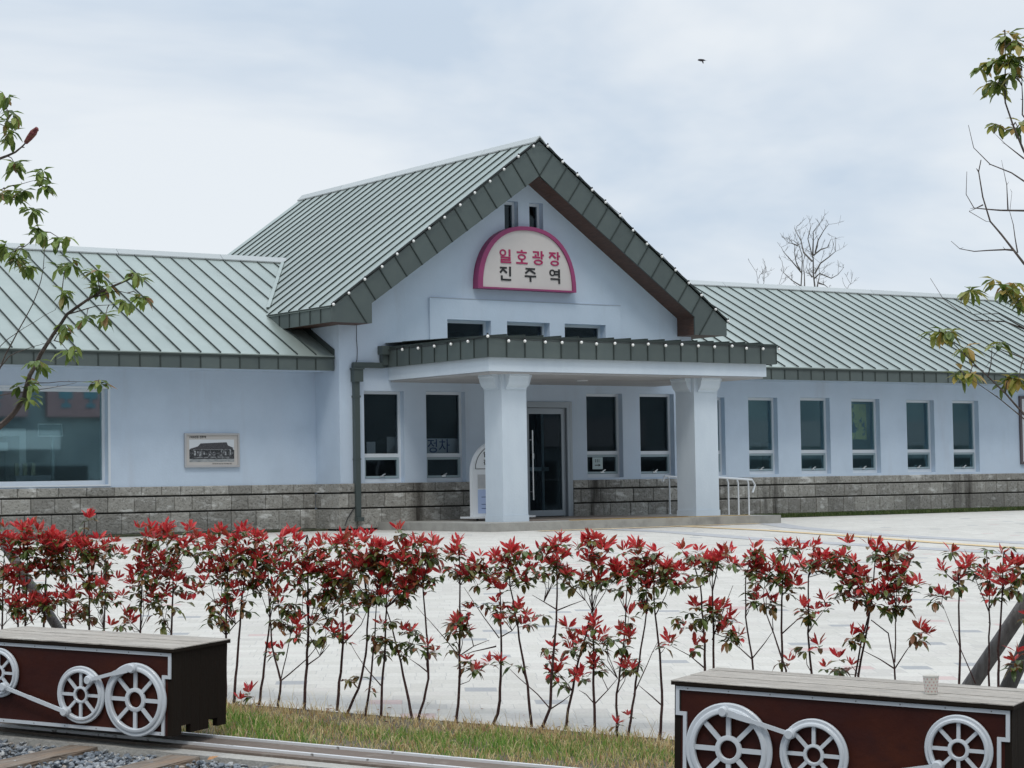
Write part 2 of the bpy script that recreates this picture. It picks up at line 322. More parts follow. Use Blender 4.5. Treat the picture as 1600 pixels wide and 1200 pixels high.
# ---- main roof
def inner(x):      # underside line of the barge
    t = (CX-abs(x-CX)-(XL+.4))/(CX-(XL+.4)); return 4.96+t*(7.72-4.96)
XB = 20.75
prof = [(CX, AZ), (CX-HW, EZ), (CX-HW, EZ-.33), (XB, EZ-.33), (XB, 4.96), (CX, 7.72), (2*CX-XB, 4.96), (2*CX-XB, EZ-.33), (CX+HW, EZ-.33), (CX+HW, EZ)]
roof = thing
mb = MB()
n = 24; step = (G1-G0)/n
for sg in (-1, 1):
    for i in range(n):
        y0, y1 = G0+i*step, G0+(i+1)*step
        a = Vector((CX, 0, AZ)); b = Vector((CX+sg*(HW+.02), 0, mz(CX+HW+.02)))
        v = [(a.x, y0, a.z), (b.x, y0, b.z), (b.x, y1, b.z), (a.x, y1, a.z)]; t = [(x, y, z-.04) for x, y, z in v]
        mb.add(v+t, [(0, 1, 2, 3) if sg < 0 else (3, 2, 1, 0), (7, 6, 5, 4) if sg < 0 else (4, 5, 6, 7), (0, 4, 5, 1), (1, 5, 6, 2), (2, 6, 7, 3)])
mroof = mb.build('hall_roof', M_roof, bld)
mb = MB()
for sg in (-1, 1):
    nn = Vector((sg*SL, 0, 1)).normalized()
    for i in range(1, n):
        y = G0+i*step
        p = Vector((CX+sg*.08, y, mz(CX+.08))); q = Vector((CX+sg*(HW+.02), y, mz(CX+HW+.02)))
        mb.bar(p+nn*.012, q+nn*.012, .013, .026, nn)
mb.build('seam', M_seam, mroof)
mb = MB()
for i in range(5): mb.prism([(CX-.13, mz(CX-.13)+.012), (CX, AZ+.045), (CX+.13, mz(CX+.13)+.012), (CX+.13, mz(CX+.13)+.04), (CX, AZ+.075), (CX-.13, mz(CX-.13)+.04)], 'Y', G0-.03+i*2.01, G0-.03+(i+1)*2.01-.008)
mb.build('ridge_cap', M_ridge, mroof)
# barge panels (front), each panel its own island, folded joints between
mb = MB(); jo = MB()
def barge_quad(t0, t1, sg):   # along the rake from apex (0) to eave (1)
    def P(t, k):
        o = Vector((CX+sg*HW*t, 0, AZ-t*(AZ-EZ)))
        if k == 0: return o
        # lower edge: perpendicular to the rake, clamped to the box at the bottom
        return None
    return P
nb = 14; nrm = Vector((-SL, 0, -1)).normalized()   # perpendicular down for left side (x mirrored for right)
def lower(px, pz, sg):
    # walk from outer point perpendicular to rake until reaching the underside
    lo, hi = 0, 1.6
    dx, dz = -sg*SL/sqrt(1+SL*SL), -1/sqrt(1+SL*SL)
    def inside(d):
        x, z = px+dx*d, pz+dz*d
        if sg*(x-CX) < 0: return False
        ax = abs(x-CX)
        if ax > CX-XB: return z > EZ-.33
        return z > inner(x)
    for _ in range(40):
        m = (lo+hi)/2
        if inside(m): lo = m
        else: hi = m
    return px+dx*lo, pz+dz*lo
for sg in (-1, 1):
    tops = []
    for i in range(nb+1):
        t = i/nb; px, pz = CX+sg*HW*t, AZ-t*(AZ-EZ)
        tops.append(((px, pz), lower(px, pz, sg) if i else (CX, 7.72)))
    for i in range(nb):
        (a, b), (c, d) = tops[i], tops[i+1]
        poly = [a, c, d, b]
        if i == 0: poly = [a, c, d, (CX, 7.72)]
        # corners of the box end
        if abs(b[0]-CX) < CX-XB-.001 and abs(d[0]-CX) > CX-XB+.001 or (abs(d[1]-(EZ-.33)) < .01 and abs(b[1]-(EZ-.33)) > .02):
            poly = [a, c, d, (CX+sg*(CX-XB), EZ-.33), (CX+sg*(CX-XB), 4.96), b]
        if i == nb-1: poly = [a, c, (CX+sg*HW, EZ-.33), b] if abs(b[1]-(EZ-.33)) < .01 else poly
        if sg > 0: poly = poly[::-1]
        mb.prism(poly, 'Y', G0, G0+.035)
        if i: jo.bar((a[0], G0-.006, a[1]), (b[0], G0-.006, b[1]), .02, .02, (0, 1, 0))
    jo.bar((CX, G0-.008, AZ+.01), (CX+sg*HW, G0-.008, EZ+.01), .03, .035, (0, 1, 0))
barge = mb.build('barge_board', M_fascia, bld); jo.build('panel_joint', M_seam, barge)
# soffit and lining behind the barge
mb = MB()
for sg in (-1, 1):
    X = lambda d: CX+sg*d
    mb.add([(CX, G0+.035, 7.72), (X(CX-XB), G0+.035, 4.96), (X(CX-XB), F, 4.96), (CX, F, 7.72)], [(0, 1, 2, 3)])
    mb.add([(X(CX-XB), G0+.035, 4.96), (X(CX-XB), G0+.035, EZ-.33), (X(CX-XB), F, EZ-.33), (X(CX-XB), F, 4.96)], [(0, 1, 2, 3)])
    mb.add([(X(CX-XB), G0+.035, EZ-.33), (X(HW-.02), G0+.035, EZ-.33), (X(HW-.02), F, EZ-.33), (X(CX-XB), F, EZ-.33)], [(0, 1, 2, 3)])
    mb.add([(X(CX-XL), F, EZ-.33), (X(HW-.02), F, EZ-.33), (X(HW-.02), G1, EZ-.33), (X(CX-XL), G1, EZ-.33)], [(0, 1, 2, 3)])
mb.build('soffit', M_soffit, bld)
for sg in (-1, 1):
    mb = MB(); jo = MB()
    x = CX+sg*HW
    for i in range(n):
        y0, y1 = G0+.001+i*step, G0+(i+1)*step
        mb.box(min(x, x-sg*.03), max(x, x-sg*.03), y0+(.036 if i == 0 else 0), y1, EZ-.33, EZ-.03)
        if i: jo.box(min(x, x+sg*.014), max(x, x+sg*.014), y0-.011, y0+.011, EZ-.32, EZ-.03)
    jo.box(min(x, x+sg*.022), max(x, x+sg*.022), G0, G1, EZ-.045, EZ-.012)
    f_ = mb.build('side_fascia', M_fascia, bld); jo.build('panel_joint', M_seam, f_)
# ---- wing roofs
def wing_roof(x0, x1):
    mb, se, fa, jo = MB(), MB(), MB(), MB()
    n = round(abs(x1-x0)/.41); st = (x1-x0)/n; nn = Vector((0, -WS, 1)).normalized()
    for i in range(n):
        a, b = x0+i*st, x0+(i+1)*st; A, B = min(a, b), max(a, b)
        mb.add([(A, WE-.02, WEZ-.01), (B, WE-.02, WEZ-.01), (B, RY, RZ), (A, RY, RZ), (A, WE-.02, WEZ-.05), (B, WE-.02, WEZ-.05)], [(0, 1, 2, 3), (4, 5, 1, 0)])
        mb.add([(A, RY, RZ), (B, RY, RZ), (B, 2*RY-WE, WEZ), (A, 2*RY-WE, WEZ)], [(0, 1, 2, 3)])
        if i:
            se.bar(Vector((a, WE-.02, WEZ-.01))+nn*.018, Vector((a, RY-.08, RZ-.04))+nn*.012, .013, .026, nn)
        fa.box(A, B, WE, WE+.03, WEZ-.30, WEZ-.03)
        if i: jo.box(a-.011, a+.011, WE-.014, WE, WEZ-.29, WEZ-.03)
    A, B = min(x0, x1), max(x0, x1)
    jo.box(A, B, WE-.022, WE, WEZ-.07, WEZ-.03)
    r = mb.build('wing_roof', M_roof, bld); se.build('seam', M_seam, r)
    f = fa.build('eave_fascia', M_fascia, bld); jo.build('panel_joint', M_seam, f)
    rc = MB(); k = int((B-A)/2.4)
    for i in range(k): 
        u0, u1 = A+(B-A)*i/k, A+(B-A)*(i+1)/k
        rc.prism([(RY-.14, RZ-.14*WS+.012), (RY, RZ+.05), (RY+.14, RZ-.14*WS+.012), (RY+.14, RZ-.14*WS+.04), (RY, RZ+.085), (RY-.14, RZ-.14*WS+.04)], 'X', u0, u1-.01)
    rc.build('ridge_cap', M_ridge, r)
    return r
# left wing: eave runs into the hall wall, ridge ends on the hall roof
r1 = wing_roof(XL-.02, 3.5); r2 = wing_roof(XR+.02, 50)
# wing roof pieces that run up to the hall roof above the hall eave
for sg in (-1, 1):
    mb, se = MB(), MB()
    nn = Vector((0, -WS, 1)).normalized(); x0 = XL-.02 if sg < 0 else XR+.02
    for i in range(5):
        a, b = x0-sg*.41*i, x0-sg*.41*(i+1)
        def yv(x): # where the wing surface meets the hall roof
            z = mz(x); return WE+(z-WEZ)/WS
        ya, yb = yv(a), yv(b)
        if yb > RY: 
            xr = CX+sg*(AZ-RZ)/SL; P = [(a, ya), (xr, RY), (a, RY)]
        else: P = [(a, ya), (b, yb), (b, RY), (a, RY)]
        if ya >= RY: break
        V_ = [(x, y, WEZ+(y-WE)*WS) for x, y in P]
        mb.add(V_, [tuple(range(len(V_)))])
        if i >= 0: se.bar(Vector((a, ya, WEZ+(ya-WE)*WS))+nn*.018, Vector((a, RY-.08, RZ-.04))+nn*.012, .013, .026, nn)
    r3 = mb.build('valley_roof', M_roof, bld); se.build('seam', M_seam, r3)
for sg in (-1, 1):
    mb = MB()
    xa = CX+sg*(AZ-RZ)/SL; xb = CX+sg*(CX-XL+.3); ya = RY; yb = WE+(mz(xb)-WEZ)/WS
    MB().bar((xa, ya, RZ+.02), (xb, yb, mz(xb)+.022), .07, .045).build('valley_flashing', M_roof, bld)
    MB().obox(((XL if sg < 0 else XR)+sg*.02, (WE+37.3)/2, WEZ+(37.3-WE)/2*WS+.06), (.012, 0, 0), (0, (37.3-WE)/2, (37.3-WE)/2*WS), (0, 0, .06)).build('upstand', M_seam, bld)
    xr2 = CX+sg*(AZ-RZ)/SL
    lo_, hi_ = sorted((XL-.02 if sg < 0 else XR+.02, xr2-sg*.05))
    mb.prism([(RY-.14, RZ-.14*WS+.012), (RY, RZ+.05), (RY+.14, RZ-.14*WS+.012), (RY+.14, RZ-.14*WS+.04), (RY, RZ+.085), (RY-.14, RZ-.14*WS+.04)], 'X', lo_, hi_); mb.build('ridge_cap', M_ridge, r3)
mb = MB().box(3.5, XL-.02, WE+.03, WY, WEZ-.30, WEZ-.28).box(XR+.02, 50, WE+.03, WY, WEZ-.30, WEZ-.28); mb.build('eave_soffit', M_wall, bld)
# ---- portico
PX0, PX1, PY = 21.47, 28.25, 31.66
MB().box(PX0, PX1, PY, F-.001, 3.50, 3.76).build('portico_beam', M_col, bld)
MB().box(PX0+.05, PX1-.05, PY+.05, F-.002, 3.465, 3.497).build('portico_ceiling', M_ceil, bld)
fa, jo = MB(), MB(); FX0, FX1, FY = 21.40, 28.45, 31.58
nf = 17; st = (FX1-FX0)/nf
for i in range(nf):
    fa.box(FX0+i*st+.001, FX0+(i+1)*st, FY, FY+.03, 3.75, 4.13)
    jo.box(FX0+i*st-.008, FX0+i*st+.014, FY-.014, FY, 3.76, 4.13)
ns = 8; st2 = (F-FY)/ns
for i in range(ns):
    y0 = FY+i*st2
    fa.box(FX0, FX0+.03, y0+(.031 if i == 0 else 0), y0+st2-.001, 3.75, 4.13); fa.box(FX1-.03, FX1, y0+(.031 if i == 0 else 0), y0+st2-.001, 3.75, 4.13)
    jo.box(FX0-.014, FX0, y0-.011, y0+.011, 3.76, 4.13); jo.box(FX1, FX1+.014, y0-.011, y0+.011, 3.76, 4.13)
jo.box(FX0-.02, FX1+.02, FY-.02, FY, 4.11, 4.155).box(FX0-.02, FX0, FY, F, 4.11, 4.155).box(FX1, FX1+.02, FY, F, 4.11, 4.155)
fa.box(FX0+.03, FX1-.03, FY+.03, F-.06, 3.77, 3.80)
f_ = fa.build('portico_fascia', M_fascia, bld); jo.build('panel_joint', M_seam, f_)
mb, se = MB(), MB()
for i in range(nf):
    a, b = FX0+i*st, FX0+(i+1)*st
    mb.add([(a, FY, 4.14), (b, FY, 4.14), (b, F, 4.24), (a, F, 4.24)], [(0, 1, 2, 3)])
    if i: se.bar((a, FY-.01, 4.165), (a, F, 4.262), .022, .045)
p_ = mb.build('portico_roof', M_roof, bld); se.build('seam', M_seam, p_)
for i, (cx0, cx1) in enumerate(((21.96, 22.52), (26.60, 27.20))):
    y0, y1 = 31.97, 32.55
    c_ = MB().box(cx0, cx1, y0, y1, .84, 3.47).box(cx0-.012, cx1+.012, y0-.012, y1+.012, .70, .838).build('column', M_col, bld)
    mb = MB(); prof_ = [(0, 3.47), (.155, 3.47), (.155, 3.43), (.135, 3.40), (.12, 3.33), (.085, 3.26), (.035, 3.215), (.035, 3.185), (0, 3.185)]
    q = .03
    mb.prism([(y0-.001-a, z) for a, z in prof_], 'X', cx0+q+.05, cx1-q); mb.prism([(y1+.001+a, z) for a, z in prof_], 'X', cx0+q, cx1-q)
    mb.prism([(cx0-.001-a, z) for a, z in prof_], 'Y', y0+q+.05, y1-q); mb.prism([(cx1+.001+a, z) for a, z in prof_], 'Y', y0+q, y1-q)
    mb.build('capital_bracket', M_col, c_)
mb = MB().lathe((24.9, 33.4, 3.45), (0, 0, 1), [(.001, 0), (.11, 0), (.11, .016), (.001, .016)], 24, False); mb.build('ceiling_light', M_white, bld, True)
# porch slab with ramped right end
mb = MB(); zt = .715
poly = [(21.1, 31.35), (28.05, 31.15), (28.05, F-.11), (21.1, F-.11)]
mb.prism([(21.15, 31.2), (28.1, 31.15), (28.1, F-.02), (21.15, F-.02)], 'Z', .3, zt)
mb.build('porch_slab', M_conc, bld)
MB().box(22.6, 26.5, 32.1, F-.12, zt+.004, zt+.012).build('porch_paving', mat('porch_paving', (.17, .13, .11), .7, noise=(5, (.22, .19, .16), .4, .6, (1, 1, 1))), bld)
MB().box(23.2, 27.6, 31.5, 31.62, zt+.004, zt+.012).build('tactile_strip', mat('yellow_tactile', (.55, .34, .07), .7, noise=(30, (.42, .27, .08), .4, .6, (1, 1, 1))), bld)
# downpipe
mb = MB().box(20.63, 20.74, F-.12, F-.012, .80, 3.62).box(20.60, 20.80, F-.16, F-.01, 3.46, 3.70).box(20.58, 20.82, F-.18, F-.01, 3.70, 3.73)
mb.box(20.615, 20.755, F-.13, F-.012, 3.15, 3.19).box(20.62, 20.75, F-.13, F-.011, 1.94, 1.96).box(20.62, 20.76, F-.2, F-.02, .74, .82)
mb.box(20.62, 21.32, F-.13, F-.02, 3.735, 3.84).box(21.26, 21.38, F-.15, F-.02, 3.79, 4.02).box(21.22, 21.385, F-.2, F-.015, 4.00, 4.17)
mb.build('downpipe', M_seam if False else mat('downpipe_metal', (.07, .09, .088), .45, .2), bld)
MB().tube([(20.75, F-.012, 4.62), (20.745, F-.012, 4.3), (20.76, F-.012, 4.1), (20.75, F-.012, 3.9), (20.73, F-.014, 3.84)], .006, 6).build('cable', M_black, bld)
MB().tube([(20.62, F-.07, 1.02), (20.45, F-.08, .80), (20.38, F-.10, .66)], .008, 6).build('cable', M_black, bld)
# ================================================================== GROUND
def ramp_fn(): pass
mp_ = bpy.data.materials.new('plaza_paving'); mp_.use_nodes = True; t = mp_.node_tree; N = t.nodes; L = t.links; b = N['Principled BSDF']; b.inputs['Roughness'].default_value = .85
def mth(op, a, b=None):
    n = N.new('ShaderNodeMath'); n.operation = op
    for i, v in enumerate((a, b)):
        if v is None: continue
        if isinstance(v, (int, float)): n.inputs[i].default_value = v
        else: L.new(v, n.inputs[i])
    return n.outputs[0]
tx = N.new('ShaderNodeTexCoord'); mpn = N.new('ShaderNodeMapping'); mpn.inputs['Rotation'].default_value = (0, 0, radians(31.7)); L.new(tx.outputs['Object'], mpn.inputs[0])
sp = N.new('ShaderNodeSeparateXYZ'); L.new(mpn.outputs[0], sp.inputs[0]); TW, TH = .30, .10
v_ = mth('DIVIDE', sp.outputs[1], .19); row = mth('FLOOR', v_)
wn0 = N.new('ShaderNodeTexWhiteNoise'); wn0.noise_dimensions = '1D'; L.new(row, wn0.inputs['W'])
u_ = mth('ADD', mth('DIVIDE', sp.outputs[0], .2), wn0.outputs[0]); col = mth('FLOOR', u_)
cx_ = N.new('ShaderNodeCombineXYZ'); L.new(col, cx_.inputs[0]); L.new(row, cx_.inputs[1])
wn = N.new('ShaderNodeTexWhiteNoise'); wn.noise_dimensions = '2D'; L.new(cx_.outputs[0], wn.inputs['Vector'])
rp = N.new('ShaderNodeValToRGB'); rp.color_ramp.interpolation = 'CONSTANT'; e = rp.color_ramp.elements
e[0].position = 0; e[0].color = (.33, .335, .34, 1); e[1].position = .012; e[1].color = (.51, .40, .375, 1)
for p, c in ((.026, (.51, .49, .445)), (.3, (.54, .52, .475)), (.6, (.56, .54, .495)), (.85, (.525, .50, .46)), (.975, (.475, .455, .42))):
    k = e.new(p); k.color = (*c, 1)
L.new(wn.outputs[0], rp.inputs[0])
ju = mth('MINIMUM', mth('FRACT', u_), mth('SUBTRACT', 1, mth('FRACT', u_))); jv = mth('MINIMUM', mth('FRACT', v_), mth('SUBTRACT', 1, mth('FRACT', v_)))
jt = mth('LESS_THAN', mth('MINIMUM', ju, jv), .014)
nz = N.new('ShaderNodeTexNoise'); nz.inputs['Scale'].default_value = 60; nz.inputs['Detail'].default_value = 3; L.new(tx.outputs['Object'], nz.inputs['Vector'])
nz2 = N.new('ShaderNodeTexNoise'); nz2.inputs['Scale'].default_value = .35; nz2.inputs['Detail'].default_value = 4; L.new(tx.outputs['Object'], nz2.inputs['Vector'])
m1 = N.new('ShaderNodeMix'); m1.data_type = 'RGBA'; m1.inputs[7].default_value = (.37, .365, .35, 1); L.new(mth('MULTIPLY', jt, .75), m1.inputs[0]); L.new(rp.outputs[0], m1.inputs[6])
mr = N.new('ShaderNodeMapRange'); mr.inputs[1].default_value = .3; mr.inputs[2].default_value = .7; mr.inputs[3].default_value = .9; mr.inputs[4].default_value = 1.07; L.new(nz.outputs[0], mr.inputs[0])
mr2 = N.new('ShaderNodeMapRange'); mr2.inputs[1].default_value = .35; mr2.inputs[2].default_value = .65; mr2.inputs[3].default_value = .94; mr2.inputs[4].default_value = 1.03; L.new(nz2.outputs[0], mr2.inputs[0])
vs = N.new('ShaderNodeVectorMath'); vs.operation = 'SCALE'; L.new(m1.outputs[2], vs.inputs[0]); L.new(mth('MULTIPLY', mr.outputs[0], mr2.outputs[0]), vs.inputs['Scale']); L.new(vs.outputs[0], b.inputs['Base Color'])
mb = MB(); ss = [-70+2*i for i in range(71)]; ts = [1.52, 2, 2.5, 3, 3.5, 4, 4.5]+[5+i for i in range(76)]
def PZ(s, t):
    p = TO+TD*s+TN*t; return (p.x, p.y, gz(p.y) if p.y > 3 else gz(3))
vs_ = [PZ(s, t) for t in ts for s in ss]; k = len(ss)
mb.add(vs_, [(j*k+i, j*k+i+1, (j+1)*k+i+1, (j+1)*k+i) for j in range(len(ts)-1) for i in range(k-1)])
tag(mb.build('plaza', mp_), kind='structure')
M_earth = mat('earth', (.10, .085, .06), .95, noise=(6, (.15, .13, .09), .4, .6, (1, 1, 1)), bump=(30, .6))
tag(MB().add([(-900, -900, -1.2), (900, -900, -1.2), (900, 900, -1.2), (-900, 900, -1.2)], [(0, 1, 2, 3)]).build('ground', M_earth), kind='structure')
def strip(s0, s1, t0, t1, h, n=1):
    mb = MB(); mb.add([P3(s0, t0, h), P3(s1, t0, h), P3(s1, t1, h), P3(s0, t1, h)], [(0, 1, 2, 3)]); return mb
tag(strip(-14, 14, .36, 1.55, .045).build('grass_bed', M_earth), kind='structure')
tag(strip(-14, 14, -6, .36, -.01).build('track_bed', mat('track_bed', (.06, .062, .066), .95, noise=(40, (.13, .135, .14), .4, .6, (1, 1, 1)))), kind='structure')
def slab(s0, s1, t0, t1, h0, h1, mb=None):
    mb = mb or MB(); a = [P3(s, t, h0) for s, t in ((s0, t0), (s1, t0), (s1, t1), (s0, t1))]+[P3(s, t, h1) for s, t in ((s0, t0), (s1, t0), (s1, t1), (s0, t1))]
    return mb.add(a, [(0, 3, 2, 1), (4, 5, 6, 7), (0, 1, 5, 4), (1, 2, 6, 5), (2, 3, 7, 6), (3, 0, 4, 7)])
tag(slab(-14, 14, 0.0, .352, -.02, .062).build('rail_bed', mat('rail_bed_concrete', (.155, .12, .098), .85, noise=[(2.5, (.15, .12, .10), .4, .6, (1, 1, 1)), (14, (.24, .21, .18), .55, .75, (1, 1, 1))], bump=(40, .3))), kind='structure')
tag(slab(-14, 14, -.125, -.003, -.02, .05).build('kerb', mat('kerb_concrete', (.40, .385, .35), .9, noise=[(6, (.32, .31, .29), .4, .65, (1, 1, 1)), (50, (.47, .46, .43), .5, .7, (1, 1, 1))], bump=(50, .4))), kind='structure')
M_rail = mat('rail_steel', (.78, .79, .80), .4, .3, noise=(11, (.25, .24, .23), .60, .66, (1, 1, 1)))
for i, (t0, lb) in enumerate(((.065, 'narrow bright steel rail nearer the gravel, running under both benches'), (.312, 'narrow bright steel rail along the edge of the grass strip'))):
    mb = slab(-10, 8, t0, t0+.011, .055, .075); slab(-10, 8, t0+.021, t0+.036, .055, .073, mb); slab(-10, 8, t0+.011, t0+.021, .05, .060, mb)
    r_ = tag(mb.build('rail', M_rail, org=P3(0, t0)), lb, 'rail', 'rails set in the brown track strip')
# stripes on the plaza
def ribbon(pts, w, h):
    mb = MB(); P = []
    for i, (x, y) in enumerate(pts):
        a = Vector(pts[max(i-1, 0)]); c = Vector(pts[min(i+1, len(pts)-1)]); d = (c-a).normalized(); nn = Vector((-d.y, d.x))
        P.append(((x+nn.x*w/2, y+nn.y*w/2), (x-nn.x*w/2, y-nn.y*w/2)))
    vv = [(x, y, gz(y)+h) for p in P for x, y in p]
    return mb.add(vv, [(2*i, 2*i+1, 2*i+3, 2*i+2) for i in range(len(pts)-1)])
def lerp(pts, n):
    o = []
    for i in range(len(pts)-1):
        for k in range(n): o.append((pts[i][0]+(pts[i+1][0]-pts[i][0])*k/n, pts[i][1]+(pts[i+1][1]-pts[i][1])*k/n))
    return o+[pts[-1]]
M_yel = mat('tactile_paving', (.62, .47, .25), .8, noise=(20, (.56, .43, .26), .4, .6, (1, 1, 1)))
M_gry = mat('grey_paving', (.36, .365, .375), .85, noise=(9, (.42, .42, .43), .4, .6, (1, 1, 1)))
tag(ribbon(lerp([(25.35, 31.1), (25.2, 28.2), (24.5, 25.0), (23.9, 22.8), (23.4, 20.0), (22.9, 16.5)], 4), .28, .008).build('tactile_path', M_yel), kind='structure')
tag(ribbon(lerp([(21.9, 30.75), (27.4, 31.02)], 8), .2, .008).build('tactile_path', M_yel), kind='structure')
tag(ribbon(lerp([(27.6, 30.9), (26.6, 29.15), (25.4, 25.6), (24.9, 22.1), (24.2, 18.5)], 4), .5, .004).build('grey_paving_band', M_gry), kind='structure')
tag(ribbon(lerp([(23.6, 30.66), (23.45, 28.7), (22.75, 25.7), (22.5, 22.4), (22.4, 20.0), (22.2, 16.5)], 4), .5, .004).build('grey_paving_band', M_gry), kind='structure')
# moss / grass at the foot of the wings
M_moss = mat('moss', (.035, .05, .02), .95, noise=(7, (.09, .085, .06), .42, .6, (1, 1, 1)), bump=(40, .8))
tag(MB().box(5, XL-.06, WY-.55, WY-.02, .4, .60).build('mossy_gutter', M_moss), kind='structure')
tag(MB().box(28.9, 49, 35.0, WY-.02, .4, .59).build('verge', mat('verge_soil', (.04, .06, .02), .95, noise=(8, (.07, .10, .03), .4, .6, (1, 1, 1)))), kind='structure')
import numpy as np
rng = np.random.default_rng(3)
def blades(P, hgt, wid, lean, name, m, kind='stuff', label=None, cat='grass'):
    n = len(P); a = rng.uniform(0, 2*pi, n); d = np.stack([np.cos(a), np.sin(a), 0*a], 1)*(wid[:, None]); la = rng.uniform(0, 2*pi, n)
    ld = np.stack([np.cos(la), np.sin(la), 0*la], 1)*(lean*hgt)[:, None]
    up = np.stack([0*hgt, 0*hgt, hgt], 1)
    v = np.stack([P-d, P+d, P+ld*.35+up*.6+d*.7, P+ld*.35+up*.6-d*.7, P+ld+up*np.sqrt(np.maximum(.1, 1-lean*lean*.5))[:, None]], 1).reshape(-1, 3)
    f = []
    for i in range(n):
        k = 5*i; f.append((k, k+1, k+2, k+3)); f.append((k+3, k+2, k+4))
    me = bpy.data.meshes.new(name); me.from_pydata(v.tolist(), [], f); me.materials.append(m); o = bpy.data.objects.new(name, me); S.collection.objects.link(o)
    return tag(o, label, cat, kind=kind)
M_g1 = leafmat('green_blades', [(0, (.06, .16, .02)), (.4, (.14, .33, .04)), (.75, (.34, .43, .11)), (1, (.52, .50, .20))], .6, .35)
M_g2 = leafmat('straw_blades', [(0, (.32, .19, .08)), (.4, (.62, .48, .22)), (.8, (.80, .68, .40)), (1, (.38, .20, .09))], .7, .35)
def scatter(n, s0, s1, t0, t1, h):
    s = rng.uniform(s0, s1, n); t = rng.uniform(t0, t1, n); x = TO.x+TD.x*s+TN.x*t; y = TO.y+TD.y*s+TN.y*t
    return s, t, np.stack([x, y, .04*(y-8.5)+h], 1)
s, t, P = scatter(36000, -3.6, 3.4, .365, 1.5, .045)
dens = np.clip(.5+.75*np.sin(s*3.3+1.6*np.sin(t*5+s*2))*np.cos(t*4.1+s*1.7), 0, 1)
edge = np.clip((t-1.15)/.35, 0, 1)
gp = np.clip(.85-edge*.85-.6*(1-dens), .05, .97); isg = rng.random(len(s)) < gp
hh = rng.uniform(.018, .062, len(s))*(.7+.5*dens)
keep = rng.random(len(s)) < np.where(t > 1.40, .35, .35+.65*np.clip(dens*1.6, 0, 1))
g = isg & keep; blades(P[g], hh[g], np.full(g.sum(), .0024), rng.uniform(.1, .7, g.sum()), 'grass', M_g1, label='short green grass on the strip between rail and hedge')
g = ~isg & keep; blades(P[g], hh[g]*1.25, np.full(g.sum(), .0026), rng.uniform(.3, 1.3, g.sum()), 'dry_grass', M_g2, label='dry straw coloured grass along the foot of the hedge', cat='dry grass')
s, t, P = scatter(260, -3.6, 3.4, 1.2, 1.56, .05); blades(P, rng.uniform(.08, .19, len(s)), np.full(len(s), .0012), rng.uniform(.1, .9, len(s)), 'grass_stalks', M_g2, label='thin dry grass stalks standing against the pale paving', cat='dry grass')
n_ = 30000; P = np.stack([rng.uniform(28.2, 44, n_), rng.uniform(34.95, 36.05, n_), np.full(n_, .585)], 1); blades(P, rng.uniform(.03, .08, n_), np.full(n_, .009), rng.uniform(.1, .7, n_), 'verge_grass', leafmat('verge_blades', [(0, (.03, .055, .012)), (.6, (.06, .10, .02)), (1, (.13, .15, .05))], .7, .2), label='dark green grass verge below the stone base of the right wing')
# gravel
ico = [(0, 0, 1)]+[(.894*cos(a), .894*sin(a), .447) for a in [2*pi*k/5 for k in range(5)]]+[(.894*cos(a), .894*sin(a), -.447) for a in [2*pi*(k+.5)/5 for k in range(5)]]+[(0, 0, -1)]
icf = [(0, 1+k, 1+(k+1) % 5) for k in range(5)]+[(1+k, 6+k, 1+(k+1) % 5) for k in range(5)]+[(1+(k+1) % 5, 6+k, 6+(k+1) % 5) for k in range(5)]+[(11, 6+(k+1) % 5, 6+k) for k in range(5)]
ico = np.array(ico); V = []; Fc = []; s, t, P = scatter(7500, -4.0, 1.2, -1.35, -.135, .0)
for i in range(len(P)):
    if t[i] < -.95 and s[i] > 0: continue
    sz = rng.uniform(.009, .023)*np.array([rng.uniform(.8, 1.3), rng.uniform(.6, 1), rng.uniform(.35, .7)])
    q = ico*sz*(1+rng.uniform(-.18, .18, (12, 1))); a, b_2, c_2 = rng.uniform(0, 2*pi), rng.uniform(-.6, .6), rng.uniform(-.6, .6)
    Rz = np.array([[cos(a), -sin(a), 0], [sin(a), cos(a), 0], [0, 0, 1]]); Rx = np.array([[1, 0, 0], [0, cos(b_2), -sin(b_2)], [0, sin(b_2), cos(b_2)]]); Ry = np.array([[cos(c_2), 0, sin(c_2)], [0, 1, 0], [-sin(c_2), 0, cos(c_2)]])
    q = q@(Rz@Rx@Ry).T+P[i]+np.array([0, 0, rng.uniform(.002, .03)]); k = len(V)*12; V.append(q); Fc += [(a_+k, b2+k, c2+k) for a_, b2, c2 in icf]
me = bpy.data.meshes.new('gravel'); me.from_pydata(np.concatenate(V).tolist(), [], Fc)
me.materials.append(leafmat('gravel_stone', [(0, (.10, .12, .145)), (.35, (.19, .215, .245)), (.7, (.29, .31, .33)), (.93, (.42, .42, .41)), (1, (.33, .27, .22))], .8, 0)); o = bpy.data.objects.new('gravel', me); S.collection.objects.link(o)
tag(o, 'loose blue-grey gravel between the wooden sleepers', 'gravel', kind='stuff')
